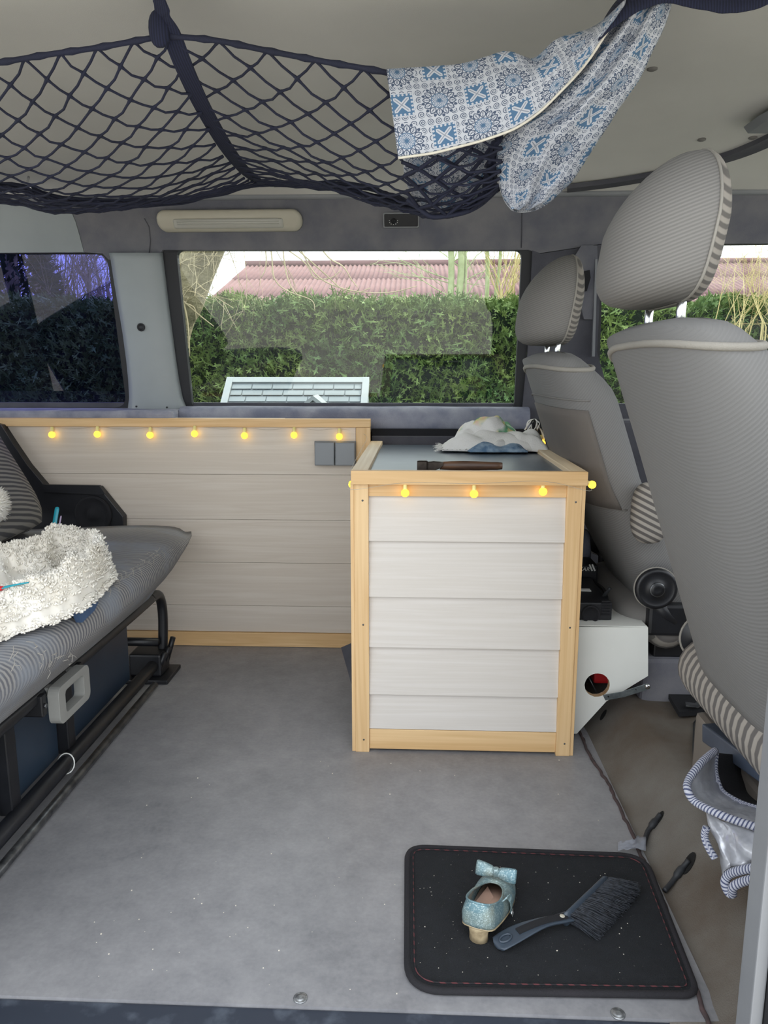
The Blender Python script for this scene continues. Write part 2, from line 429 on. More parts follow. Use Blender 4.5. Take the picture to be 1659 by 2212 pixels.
def sheet(name, rows, mat, parent=None, solid=.0015, uvs=None, smooth=True, sub=0, solid_off=0):
    """open surface from rows of points; uv in metres along the cloth"""
    n = len(rows[0]); vs = [Vector(p) for r in rows for p in r]
    fs = [(i*n+k, i*n+k+1, (i+1)*n+k+1, (i+1)*n+k) for i in range(len(rows)-1) for k in range(n-1)]
    if uvs is None:
        uvs = []; mid = len(rows)//2
        vacc = [0]
        for i in range(1, len(rows)): vacc.append(vacc[-1]+(Vector(rows[i][n//2])-Vector(rows[i-1][n//2])).length)
        for i, r in enumerate(rows):
            L = 0
            for k in range(n):
                if k: L += (Vector(rows[mid][k])-Vector(rows[mid][k-1])).length
                uvs.append((L, vacc[i]))
    return mk(name, vs, fs, mat, parent, smooth=smooth, solid=solid, uvs=uvs, sub=sub, solid_off=solid_off)
def fillg(loops):
    """flat filled outlines (first outer, rest holes) in 2D -> (verts2d, tris)"""
    cu = bpy.data.curves.new('tmp', 'CURVE'); cu.dimensions = '2D'; cu.fill_mode = 'BOTH'
    for lp in loops:
        sp = cu.splines.new('POLY'); sp.points.add(len(lp)-1); sp.use_cyclic_u = True
        for q, p in zip(sp.points, lp): q.co = (p[0], p[1], 0, 1)
    o = bpy.data.objects.new('tmp', cu); col.objects.link(o)
    me = bpy.data.meshes.new_from_object(o.evaluated_get(bpy.context.evaluated_depsgraph_get()))
    vs = [(v.co.x, v.co.y) for v in me.vertices]; fs = [tuple(p.vertices) for p in me.polygons]
    bpy.data.objects.remove(o); bpy.data.curves.remove(cu); bpy.data.meshes.remove(me)
    return vs, fs
def plate(name, loops, fn, thick, mat, parent=None, bevel=0, smooth=False):
    """filled 2D outline mapped by fn(a,b,d) to space, d from 0 (front) to thick (back), with walls round every outline"""
    v2, f2 = fillg(loops); n = len(v2)
    vs = [fn(a, b, 0) for a, b in v2]+[fn(a, b, thick) for a, b in v2]
    fs = [tuple(f) for f in f2]+[tuple(reversed([i+n for i in f])) for f in f2]
    cnt = {}
    for f in f2:
        for i in range(len(f)):
            e = (f[i], f[(i+1) % len(f)]); cnt[e] = cnt.get(e, 0)+1
    for (a, b) in list(cnt):
        if (b, a) not in cnt: fs.append((b, a, a+n, b+n))
    o = mk(name, vs, fs, mat, parent, smooth=smooth)
    if bevel:
        md = o.modifiers.new('bev', 'BEVEL'); md.width = bevel; md.segments = 2; md.limit_method = 'ANGLE'
    return o
def rrect(x0, y0, x1, y1, r, n=5):
    out = []
    for cx, cy, a in ((x1-r,y1-r,0),(x0+r,y1-r,PI/2),(x0+r,y0+r,PI),(x1-r,y0+r,1.5*PI)):
        for k in range(n+1): out.append((cx+r*math.cos(a+k*PI/2/n), cy+r*math.sin(a+k*PI/2/n)))
    return out
def rpoly(pts, rad, n=4):
    """polygon with rounded corners; rad one number or one each"""
    out = []; m = len(pts)
    for i in range(m):
        p, a, b = Vector(pts[i]).to_2d(), Vector(pts[i-1]).to_2d(), Vector(pts[(i+1) % m]).to_2d()
        r = rad[i] if isinstance(rad, (list, tuple)) else rad
        if r <= 0: out.append(tuple(p)); continue
        d1, d2 = (a-p), (b-p); r1 = min(r, d1.length*.48, d2.length*.48)
        q1, q2 = p+d1.normalized()*r1, p+d2.normalized()*r1
        for k in range(n+1):
            s = k/n; out.append(tuple(q1*(1-s)**2+p*2*s*(1-s)+q2*s*s))
    return out
def circle(cx, cy, r, n=24): return [(cx+r*math.cos(2*PI*k/n), cy+r*math.sin(2*PI*k/n)) for k in range(n)]
def XZ(y): return lambda a, b, d: (a, y+d, b)
def wallfn(off): return lambda a, b, d: (a, wall_y(b)-off+d, b)
def px_xz(pts, off=0.0): return [(q.x, q.z) for q in (PW(x, y, off) for x, y in pts)]
def px_y(pts, Y): return [(q.x, q.z) for q in (P(x, y, Y=Y) for x, y in pts)]
def lathe(name, prof, center, axis, mat, parent=None, seg=20, smooth=True):
    """profile [(radius, height along axis)]"""
    ax = Vector(axis).normalized(); u = ax.orthogonal().normalized(); w = ax.cross(u); c = Vector(center)
    rings = [[c+ax*h+(u*math.cos(2*PI*k/seg)+w*math.sin(2*PI*k/seg))*max(r, 1e-5) for k in range(seg)] for r, h in prof]
    return loft(name, rings, mat, parent, smooth=smooth)
def sgp(v, e): return math.copysign(abs(v)**e, v)
def superring(cx, cy, hx, hy, z, e=.4, n=28, zf=None):
    out = []
    for k in range(n):
        a = 2*PI*k/n; x = cx+hx*sgp(math.cos(a), e); y = cy+hy*sgp(math.sin(a), e)
        out.append(Vector((x, y, z if zf is None else zf(x, y, z))))
    return out
def superell(c, h, e1=.5, e2=.5, nu=20, nv=28, fn=None):
    rings = []
    for i in range(1, nu):
        a = -PI/2+PI*i/nu
        rg = []
        for k in range(nv):
            b = 2*PI*k/nv
            v = Vector((h[0]*sgp(math.cos(a), e1)*sgp(math.cos(b), e2), h[1]*sgp(math.cos(a), e1)*sgp(math.sin(b), e2), h[2]*sgp(math.sin(a), e1)))
            if fn: v = fn(v)
            rg.append(Vector(c)+v)
        rings.append(rg)
    return rings
def nz(x, y, z=0.0): return noise.noise(Vector((x, y, z)))
#==STRUCT==
# ------------------------------------------------------------------ the van's shell
XL, XR = -2.0, 1.75
fl = thing('floor', (0, 1.5, 0), None, None, kind='structure')
box('floor_sheet', (XL, .882, -.03), (.41, 2.42, 0), 'floor', fl)
sl = box('floor_edge_strip', (XL, .80, -.035), (.40, .882, -.004), 'sill', fl, .004); sl['label'] = 'dark scuffed sill strip along the floor edge'
box('sill_lip', (XL, .775, -.075), (.42, .80, -.03), 'grey_trim', fl, .004)
box('sill_step', (XL, .62, -.30), (.42, .775, -.075), 'black', fl)
for x, y in ((649, 2154), (1335, 2188)):
    c = P(x, y, Z=.002); s_ = lathe('screw', [(.0098,0),(.0098,.0012),(.0085,.002),(.0065,.0014),(.006,.0024),(.002,.0026)], (c.x, c.y, 0), (0,0,1), 'nickel', fl)
# crumbs on the floor
g = G()
for i in range(90):
    if i < 60: x, y = R.uniform(-.5, .38), R.uniform(.9, 1.2)
    else: x, y = R.uniform(-.6, .38), R.uniform(.9, 1.57)
    if -.02 < x < .40 and .9 < y < 1.23: continue
    s = R.uniform(.0004, .0011); v, f = boxg((x-s, y-s*R.uniform(.4,1), 0), (x+s, y+s, s)); g.add(v, f)
tag(g.build('floor_crumbs', 'crumb'), 'tiny pale crumbs scattered over the grey vinyl floor', 'crumbs', kind='stuff')

# raised carpet beside the front seats
def carpet_z(x, y):
    e = .388 + .02*math.sin((y-.8)*3.2) + .012*nz(y*6, 1)
    s = max(0, min(1, (x-e)/.12)); s = s*s*(3-2*s)
    return -.004 + .078*s + .004*nz(x*9, y*9, 3) + .002*nz(x*40, y*40, 5)*s
rows = [[(x, y, carpet_z(x, y)) for x in [.34+1.35*(k/60)**1.6 for k in range(61)]] for y in [.80+1.62*i/60 for i in range(61)]]
EDGE = [(.388+.02*math.sin((y-.8)*3.2)+.012*nz(y*6,1)-.004+.004*nz(y*45,3), y) for y in [.84+.86*i/60 for i in range(61)]]
vs = [Vector(p) for r in rows for p in r]; n = 61
fs = [(i*n+k, i*n+k+1, (i+1)*n+k+1, (i+1)*n+k) for i in range(60) for k in range(60)]
hump = mk('floor_carpet', vs, fs, 'carpet', None, smooth=True); tag(hump, kind='structure')
hump['label'] = 'worn grey brown carpet rising beside the front seats'
tube('frayed_edge_shade', [(a, b, .0015+.001*nz(b*60, 2)) for a, b in EDGE], [.0035+.0015*nz(b*80, 6) for a, b in EDGE], 'frayed', hump, 6)  # frayed carpet edge, its dark tone also painting the shadowed crease
# holes torn in the carpet
def carpet_pt(px, py, up=0.0):
    z = .05
    for _ in range(8):
        q = P(px, py, Z=z); z = carpet_z(q.x, q.y)
    q.z = z+up; return q
for (x, y, a, b, ang) in ((1487, 1868, .017, .009, .9), (1424, 1768, .013, .006, .9), (1303, 1548, .012, .006, .9)):
    c = carpet_pt(x, y)
    ring = []
    for k in range(14):
        t_ = 2*PI*k/14; u, w = a*math.cos(t_)*(1+.2*nz(k, x)), b*math.sin(t_)*(1+.2*nz(k, y))
        X, Y = c.x+u*math.cos(ang)-w*math.sin(ang), c.y+u*math.sin(ang)+w*math.cos(ang)
        ring.append(Vector((X, Y, carpet_z(X, Y)+.0025)))
    mk('torn_hole', ring+[Vector((v.x, v.y, v.z-.004)) for v in ring], [tuple(range(14)), tuple(reversed(range(14, 28)))]+[(k, (k+1) % 14, 14+(k+1) % 14, 14+k) for k in range(14)], 'hole', hump)
for pts, lab in (([(1487,1868),(1468,1890),(1450,1915),(1435,1932)], 'black strap end hanging from the larger carpet hole'),
                 ([(1426,1766),(1412,1785),(1398,1805),(1390,1832)], 'black strap end hanging from the smaller carpet hole')):
    pp = spline([carpet_pt(x, y, .007) for x, y in pts], 6)
    kn = [.0045*(1.5 if 4 < i < 9 else 1) for i in range(len(pp))]
    tag(tube('cable_end', pp, kn, 'cable', None, 8), lab, 'strap', 'black strap ends in the carpet')

# ceiling
def ceil_z(x, y):
    u = (y-.82)/(2.29-.82)
    return 1.325 + .085*(1-abs(2*u-1)**3.0) + .006*nz(x*1.2, y*1.5)
ys = [.80+1.49*i/40 for i in range(41)]; xs = [XL+(XR-XL)*k/60 for k in range(61)]
vs = [Vector((x, y, ceil_z(x, y))) for y in ys for x in xs] + [Vector((x, y, ceil_z(x, y)+.05)) for y in ys for x in xs]
n = 61; N0 = 41*61
fs = [(i*n+k, (i+1)*n+k, (i+1)*n+k+1, i*n+k+1) for i in range(40) for k in range(60)]
fs += [(N0+i*n+k, N0+i*n+k+1, N0+(i+1)*n+k+1, N0+(i+1)*n+k) for i in range(40) for k in range(60)]
for i in range(40): fs += [(i*n, N0+i*n, N0+(i+1)*n, (i+1)*n), (i*n+60, (i+1)*n+60, N0+(i+1)*n+60, N0+i*n+60)]
for k in range(60): fs += [(k, k+1, N0+k+1, N0+k), (40*n+k, N0+40*n+k, N0+40*n+k+1, 40*n+k+1)]
ceiling = mk('ceiling', vs, fs, 'ceil', None, smooth=False); tag(ceiling, kind='structure')
for p in ceiling.data.polygons: p.use_smooth = True
def ceil_pt(px, py, down=0.0):
    z = 1.38
    for _ in range(15):
        q = P(px, py, Z=z); z = .5*z+.5*ceil_z(q.x, min(max(q.y, .8), 2.29))
    q.z = z-down; return q
# dark seam trim round the front headliner
seam = spline([ceil_pt(x, y, .004) for x, y in ((1225,404),(1330,391),(1440,371),(1540,345),(1610,322),(1690,285),(1790,230))], 8)
g = G()
def ribbon(pts, w, th, nrm=Vector((0,0,1))):
    g_ = G(); rings = []
    for i, p in enumerate(pts):
        d = (pts[min(i+1, len(pts)-1)]-pts[max(i-1, 0)]).normalized(); s = d.cross(nrm).normalized(); n2 = s.cross(d)
        rings.append([p-s*w/2-n2*th/2, p+s*w/2-n2*th/2, p+s*w/2+n2*th/2, p-s*w/2+n2*th/2])
    return loftg(rings)
v, f = ribbon(seam, .05, .012); o = mk('headliner_seam', v, f, 'velour_dark', ceiling); o['label'] = 'dark curved strip edging the front headliner'
for x, y in ((1516, 301), (1626, 297), (1409, 148)):
    c = ceil_pt(x, y); lathe('clip', [(.010,0),(.010,-.003),(.006,-.005)], c+Vector((0,0,.001)), (0,0,1), 'seat_plain', ceiling, 14)
# side rail where roof meets wall
cv = [Vector((x, 2.268, 1.333)) for x in (XL, -1.2, -.4, .4, 1.2, XR)]
tube('side_rail', cv, .010, 'grey_trim', ceiling, 10)

# far side wall with its linings
wall = thing('wall_left', (0, 2.42, 0), None, None, kind='structure')
def wp(name, px, mat, off=0.0, th=.02, holes=(), rad=0):
    pts = px_xz(px, off)
    if rad: pts = rpoly(pts, rad)
    return plate(name, [pts]+[px_xz(h, off) for h in holes], wallfn(off), th, mat, wall)
zt = 1.335
hd = px_xz([(150,447)])[0][0]
# header panel over the windows
b_left = [(150,447),(168,480),(178,515),(186,546)]
hp = [(XR, zt), (px_xz([(150,447)])[0][0], zt)] + px_xz(b_left[1:]) + px_xz([(225,549),(238,562),(345,558),(354,541),(1140,541),(1165,548),(1300,528)]) + [(px_xz([(1310,528)])[0][0], 1.205), (XR, 1.205)]
plate('header_panel', [hp], wallfn(.012), .02, 'velour', wall)
hl = [(XL, zt)] + [(px_xz([(150,447)])[0][0]-.001, zt)] + px_xz([(x-1, y) for x, y in b_left[1:]]) + [(XL, px_xz([(186,546)])[0][1])]
plate('header_panel', [hl], wallfn(.013), .02, 'pale_trim', wall)
for pts in ([(312,472),(322,490),(325,520),(322,548)], [(1128,450),(1127,500),(1126,535)]):
    tube('panel_seam', [PW(x, y, .0125) for x, y in pts], .0016, 'velour_dark', wall, 6)
# pillar between rear and middle window
rows = []
pl = [(546,236,351),(560,240,352),(600,246,357),(660,256,364),(720,266,372),(780,274,380),(820,278,386),(860,280,394),(885,277,404),(907,272,412)]
for y, xl, xr in pl:
    row = []
    for k in range(13):
        s = k/12; q = PW(xl+(xr-xl)*s, y, .012+.035*(math.sin(PI*s)**.55)); row.append(q)
    rows.append(row)
pil = sheet('pillar_trim', rows, 'pale_trim', wall, solid=.004)
c = PW(305, 707, .05); lathe('belt_hole', [(.012,0),(.012,.004),(.009,.0042),(.008,.001),(.002,.001)], c, (0,-1,0), 'rubber', wall, 16)
for x, y in ((295,878),(361,880)): c = PW(x, y, .05); lathe('screw', [(.003,0),(.003,.003),(.001,.004)], c, (0,-1,0), 'rubber', wall, 8)
# pillar behind the front seat
wp('pillar_trim', [(1150,541),(1168,548),(1302,528),(1296,640),(1290,760),(1330,905),(1330,1020),(1140,1020),(1128,890),(1140,760)], 'velour_dark', .014, .02)
wp('pillar_cover', [(1256,530),(1290,530),(1292,600),(1284,690),(1262,690),(1250,640),(1238,560)], 'velour', .03, .016)
wp('belt_slider', [(1252,588),(1274,583),(1276,600),(1268,628),(1256,630)], 'black_matte', .045, .015)
wp('pillar_edge', [(1286,560),(1291,560),(1285,770),(1279,770)], 'grey_trim', .034, .012)
# lower side panel and ledge
plate('lower_panel', [[(XL,-.0),(XR,-.0),(XR,.745),(XL,.745)]], lambda a, b, d: (a, 2.425+d, b), .02, 'velour_dark', wall)
roll = []
for k in range(25):
    x = -.735 + 1.075*k/24
    roll.append([Vector((x, 2.372+.052*sgp(math.cos(a), .7), .697+.040*sgp(math.sin(a), .7)+.0015*nz(x*9, a))) for a in [2*PI*j/16 for j in range(16)]])
loft('window_ledge', roll, 'velour_blue', wall)
box('window_ledge', (XL, 2.262, .655), (-.735, 2.425, .728), 'velour_blue', wall, .012)
box('ledge_front', (-.137, 2.305, .40), (.52, 2.33, .672), 'black_matte', wall)
box('ledge_step', (-.137, 2.285, .40), (.50, 2.305, .652), 'velour_dark', wall, .003)

# windows
def wring(name, outer, inner, mat, parent, off, th):
    return plate(name, [outer, inner], wallfn(off), th, mat, parent)
def window(name, outer_px, inner_px, mat_pane, rad=.02, off=.004):
    w = thing(name, (0, 2.4, .7), None, None, kind='structure')
    outer, inner = px_xz(outer_px), px_xz(inner_px)
    wring('rubber_frame', rpoly(outer, rad*1.2), rpoly(inner, rad), 'rubber', w, off, .022)
    plate('window_pane', [rpoly(inner, rad)], wallfn(off-.014), .004, mat_pane, w)
    return w
w1 = window('window_1', [(350,536),(1154,536),(1128,892),(392,892)], [(381,541),(1127,541),(1111,881),(416,881)], 'glass')
w2 = window('window_2', [(-700,538),(243,538),(290,890),(-700,890)], [(-690,546),(232,548),(275,880),(-690,880)], 'glass_tint', .04)
w3 = window('window_3', [(1288,512),(2050,500),(2060,925),(1276,925)], [(1303,532),(2040,522),(2045,905),(1292,905)], 'glass', .035)

# driver's door below its window, passenger side pillar and door
dr = thing('door_1', (1.1, 2.35, 0), None, None, kind='structure')
box('door_panel', (.50, 2.33, .05), (XR, 2.40, .70), 'velour_dark', dr, .01)
box('door_armrest', (.75, 2.25, .45), (1.35, 2.33, .52), 'black_matte', dr, .012)
pr = thing('door_2', (.9, .8, 0), None, None, kind='structure')
a, b = P(1644, 1600, Y=.80), P(1606, 2200, Y=.80)
px0 = .5*(a.x+b.x)
hexa('door_pillar', [(a.x+.002,.765,-.05),(a.x+.016,.765,-.05),(a.x+.016,.80,-.05),(a.x+.002,.80,-.05)], [(a.x,.765,1.33),(a.x+.014,.765,1.33),(a.x+.014,.80,1.33),(a.x,.80,1.33)], 'grey_trim', pr, .002)
box('weather_strip', (a.x+.017, .755, -.05), (a.x+.045, .80, 1.33), 'black_matte', pr)
box('door_skin', (a.x+.046, .74, -.30), (XR, .80, .72), 'grey_trim', pr)
# tail end and nose of the body shell
we = thing('wall_rear', (XL, 1.6, 0), None, None, kind='structure')
box('tail_panel', (XL-.04, .80, 0), (XL, 2.44, .72), 'velour_dark', we)
box('tail_post', (XL-.04, .80, .72), (XL, .95, 1.33), 'velour_dark', we); box('tail_post', (XL-.04, 2.28, .72), (XL, 2.42, 1.33), 'velour_dark', we)
wf = thing('wall_front', (XR, 1.6, 0), None, None, kind='structure')
box('dashboard', (XR-.25, .82, -.02), (XR, 2.40, .62), 'grey_trim', wf, .03)
tube('windscreen_post', [(XR-.05, .84, .62), (XR-.35, .86, 1.34)], .04, 'grey_trim', wf); tube('windscreen_post', [(XR-.05, 2.38, .62), (XR-.35, 2.28, 1.34)], .04, 'grey_trim', wf)

# ------------------------------------------------------------------ wood-clad side panel
YP = 2.237
pan = thing('plank_panel', (-.8, YP, 0), 'white wood-grain plank panel edged in pine under the windows', 'wall panel')
box('backing', (XL, YP+.012, 0), (-.139, YP+.024, .70), 'raw_board', pan)
zs = [.046, .131, .268, .402, .540, .682]
for z0, z1 in zip(zs, zs[1:]):
    box('plank', (XL, YP, z0+.0004), (-.181 if z0 > .53 else -.142, YP+.012, z1-.0004), 'plank_grey', pan, .0007)
box('top_trim', (XL, YP-.008, .682), (-.138, YP+.03, .706), 'pine_x', pan, .0015)
box('top_board', (XL, YP+.03, .698), (-.40, 2.30, .705), 'plank_grey', pan)
box('end_trim', (-.180, YP-.006, .55), (-.138, YP+.012, .6815), 'pine_z', pan, .0015)
box('bottom_trim', (XL, YP-.008, .001), (-.142, YP+.012, .0455), 'pine_x', pan, .0015)
# double socket
q0, q1 = P(680, 952, Y=YP), P(770, 1005, Y=YP)
sw = thing('double_socket', ((q0.x+q1.x)/2, YP, q1.z), 'grey double socket with two square flaps on the plank panel', 'socket')
box('base_plate', (q0.x, YP-.012, q1.z), (q1.x, YP-.0005, q0.z), 'switch_grey', sw, .002)
mid = (q0.x+q1.x)/2
for a, b in ((q0.x+.002, mid-.0012), (mid+.0012, q1.x-.002)):
    hexa('flap', [(a,YP-.030,q1.z+.002),(b,YP-.030,q1.z+.002),(b,YP-.0125,q1.z+.002),(a,YP-.0125,q1.z+.002)], [(a,YP-.024,q0.z-.002),(b,YP-.024,q0.z-.002),(b,YP-.0125,q0.z-.002),(a,YP-.0125,q0.z-.002)], 'switch_grey', sw, .003)

# black speaker board in front of the panel
YS = 2.205
sb = thing('speaker_board', (-1.05, YS, .35), 'black cut-out board with round speaker beside the bench', 'speaker board')
out = px_y([(-160,880),(2,918),(28,958),(60,1005),(98,1050),(214,1052),(266,1116),(267,1175),(-160,1220)], YS)
plate('board', [out], XZ(YS), .03, 'black', sb, .002)
lip = px_y([(92,1046),(216,1048),(228,1064),(222,1068),(96,1062)], YS-.004)
plate('lip', [lip], XZ(YS-.012), .012, 'black', sb)
c = P(203, 1110, Y=YS)
lathe('speaker_cone', [(.056,0),(.056,.008),(.050,.012),(.046,.006),(.022,-.004+.006),(.018,.010),(.004,.014)], c, (0,-1,0), 'black_matte', sb, 28)
# ------------------------------------------------------------------ cabinet
cx0, cx1, cy0, cy1 = -.133, .345, 1.581, 2.262
cab = thing('cabinet', ((cx0+cx1)/2, (cy0+cy1)/2, 0), 'white plank cabinet with pine frame and dark tray top', 'cabinet')
zc = lambda y: P(800, y, Y=cy0).z
pw = .031
for x0 in (cx0, cx1-pw):
    box('corner_post', (x0, cy0, 0), (x0+pw, cy0+.02, zc(1044)), 'pine_z', cab, .0015)
    for zz in (.03, .30, .575):
        lathe('screw', [(.0022,0),(.0022,.0006),(.001,.0008)], (x0+pw/2+.003, cy0+.0003, zz), (0,-1,0), 'steel', cab, 8)
for x0 in (cx0-.008, cx1):
    box('side_batten', (x0, cy0+.003, 0), (x0+.008, cy0+.034, zc(1044)), 'pine_z', cab, .001)
ztop = zc(1045)
box('top_rail', (cx0+pw, cy0+.006, zc(1073)), (cx1-pw, cy0+.024, ztop), 'pine_x', cab, .001)
box('bottom_rail', (cx0+pw, cy0+.005, .006), (cx1-pw, cy0+.024, zc(1577)), 'pine_x', cab, .0015)
ze = [zc(1577), zc(1503), zc(1401), zc(1292), zc(1171), zc(1073)]
for z0, z1 in zip(ze, ze[1:]):   # lapped boards: lower edge stands proud
    hexa('plank', [(cx0+pw,cy0+.0048,z0+.0016),(cx1-pw,cy0+.0048,z0+.0016),(cx1-pw,cy0+.020,z0+.0016),(cx0+pw,cy0+.020,z0+.0016)],
         [(cx0+pw,cy0+.0145,z1),(cx1-pw,cy0+.0145,z1),(cx1-pw,cy0+.020,z1),(cx0+pw,cy0+.020,z1)], 'plank', cab)
box('side_board', (cx0+.001, cy0+.035, .002), (cx0+.014, cy1, .62), 'plank', cab)
box('side_board', (cx1-.014, cy0+.035, .002), (cx1-.001, cy1, .62), 'plank', cab)
box('back_board', (cx0+.015, cy1-.014, .002), (cx1-.015, cy1-.001, .62), 'raw_board', cab)
zr = .640
box('worktop', (cx0+.012, cy0+.012, .612), (cx1-.012, cy1-.012, .630), 'worktop', cab)
box('front_rim', (cx0-.005, cy0-.012, ztop), (cx1+.008, cy0+.006, zr), 'pine_x', cab, .0015)
box('side_rim', (cx0-.005, cy0+.0065, .600), (cx0+.030, cy1, zr), 'pine_y', cab, .002)
box('side_rim', (cx1-.026, cy0+.0065, .600), (cx1+.008, cy1, zr), 'pine_y', cab, .002)
# dark flap of felt leaning at the cabinet's left foot
fp = [P(738,1400,Y=1.95), P(772,1378,Y=1.93), P(772,1480,Y=1.80), P(760,1478,Y=1.82)]
o = mk('felt_flap', [fp[0], fp[1]+Vector((.02,0,0)), fp[2]+Vector((.02,0,0)), fp[3]], [(0,1,2,3)], 'velour_dark', None, solid=.006)
tag(o, 'dark purple grey felt flap sticking out left of the cabinet', 'felt flap')

# ------------------------------------------------------------------ string of bulbs
sg = thing('string_lights', (-.1, 1.9, .55), 'string of glowing yellow globe bulbs pinned along panel and cabinet', 'string lights')
bulbs = [(P(x, y, Y=YP-.016), Vector((0,-.25,-1))) for x, y in ((112,939),(210,938),(324,940),(420,937),(528,941),(635,940),(733,943))]
bulbs += [(P(x, y, Y=cy0-.010), Vector((0,-.25,-1))) for x, y in ((875,1065),(1024,1067),(1173,1062))]
bulbs += [(P(761,1046,Y=1.62), Vector((-.3,0,-1))), (P(1279,1047,Y=1.62), Vector((1,0,-.45))), (P(1171,957,Y=2.20), Vector((.1,-.4,-1)))]
bulb_me = None
for c, d in bulbs:
    d = d.normalized(); r = .0098 if c.y > 2 else .0086
    bo = lathe('bulb', [(r*math.sin(PI*k/8), -r*math.cos(PI*k/8)) for k in range(9)], c, d, 'bulb', sg, 14)
    lathe('bulb_neck', [(r*.42, -r*2.4), (r*.5, -r*2.2), (r*.55, -r*1.2), (r*.6, -r*.8)], c, d, 'bulb_neck', bo, 10)
w = [bulbs[i][0]-bulbs[i][1].normalized()*.0225+Vector((0,.006,0)) for i in range(7)]
pts = []
for a, b in zip(w, w[1:]): pts += [a, (a+b)/2+Vector((0,0,-.006))]
pts += [w[-1], Vector((-.15, 2.22, .66)), Vector((-.148, 2.0, .640)), Vector((-.147, 1.70, .630)), bulbs[10][0]+Vector((.004,0,.02))]
pts += [Vector((cx0-.0065, cy0-.016, .6005))] + [bulbs[i][0]+Vector((0,-.003,.0222)) for i in (7,8,9)] + [Vector((cx1+.0115, cy0-.016, .601)), bulbs[11][0]+Vector((-.02,0,.009)), Vector((.358,1.75,.612)), Vector((.36,2.0,.62)), bulbs[12][0]+Vector((-.002,.01,.022))]
tube('wire', spline(pts, 5), .0004, 'beige_plastic', sg, 5)

# ------------------------------------------------------------------ hammer
hz = .630+.012
hm = thing('hammer', (.06, 1.64, .63), 'small old hammer with worn brown wooden handle lying on the cabinet top', 'hammer')
a, b = P(950,1003,Y=1.640), P(1085,1003,Y=1.640)
n = 12; rings = []
for k in range(n+1):
    s = k/n; x = a.x+(b.x-a.x)*s; rz = .0085+.002*s+.0015*math.sin(s*PI*1.5); ry = .007+.0015*s
    if k == n: rz *= .8; ry *= .8
    rings.append([Vector((x, 1.640+ry*math.cos(t_), hz+.001+rz*math.sin(t_))) for t_ in [2*PI*j/14 for j in range(14)]])
loft('handle', rings, 'hammer_wood', hm)
hx0, hx1 = P(901,1003,Y=1.640).x, P(957,1003,Y=1.640).x
rings = []
for x, hh, hw, zo in ((hx0,.0115,.009,0),(hx0+.004,.0125,.010,0),(hx0+.020,.0125,.010,0),(hx0+.024,.010,.008,0),(hx0+.036,.0105,.009,.001),(hx1-.006,.007,.009,.003),(hx1,.0035,.010,.0055)):
    rings.append([Vector((x, 1.640+sy_*hw, hz+zo+sz*hh)) for sy_, sz in ((-1,-.8),(-.8,-1),(.8,-1),(1,-.8),(1,.8),(.8,1),(-.8,1),(-1,.8))])
loft('head', rings, 'hammer_iron', hm, smooth=False)

# ------------------------------------------------------------------ crumpled towel
tw = thing('towel', (.22, 2.12, .63), 'crumpled white fringed towel with green print at the back of the cabinet top', 'towel')
def lump(name, cx, cy, hx, hy, h, seed, mat, sharp=9, z0=.631):
    rows = []; nu, nv = 44, 30
    for i in range(nv+1):
        row = []
        for k in range(nu+1):
            u, v = 2*k/nu-1, 2*i/nv-1
            rr = max(abs(u), abs(v)); ed = max(0, 1-rr**4)
            f = .35+.55*nz(u*1.3+seed, v*1.3, seed) + .35*math.sin(u*5+v*3+2.5*nz(u*1.5, v*1.5, seed)+seed) + .10*nz(u*5, v*5, seed)
            z = h*ed*(.60+.55*f) + .003
            x = cx+hx*(u+.12*nz(v*2.2, seed, 1)); y = cy+hy*(v+.18*nz(u*2.2, seed, 4))
            row.append((x, y, z0+max(.001, z)))
        rows.append(row)
    o = sheet(name, rows, mat, tw, solid=.004, solid_off=1)
    return o, rows
lump('blue_fold', .215, 2.045, .075, .045, .022, 5.1, 'towel_blue')
o1, r1 = lump('lower_fold', .20, 2.10, .13, .075, .050, 1.3, 'towel_white')
o2, r2 = lump('printed_fold', .195, 2.135, .085, .065, .060, 8.7, 'towel', z0=.650)
o3, r3 = lump('side_fold', .275, 2.08, .075, .055, .055, 3.4, 'towel_white')
g = G()
for rows, ks, dx in ((r1, 0, -1), (r3, -1, 1)):
    for i in range(0, len(rows), 1):
        p = Vector(rows[i][ks])
        for q in range(2):
            e = p+Vector((dx*R.uniform(.012,.026), R.uniform(-.016,.010), R.uniform(-.003,.010))); e.z = max(e.z, .6325)
            m_ = (p+e)/2+Vector((0,0,R.uniform(0,.006)))
            v, f, uv = tubeg([p+Vector((0,0,.003)), m_, e], [.0011,.0010,.0007], 4); g.add(v, f)
for k in range(0, 40, 2):
    p = Vector(r1[0][k])+Vector((0,0,.004)); e = p+Vector((R.uniform(-.006,.006), -R.uniform(.008,.018), R.uniform(-.002,.004))); e.z = max(e.z, .6325)
    v, f, uv = tubeg([p, (p+e)/2+Vector((0,0,.002)), e], [.0011,.0010,.0007], 4); g.add(v, f)
o = g.build('fringe', 'towel_white', tw, smooth=True); o['kind'] = 'stuff'

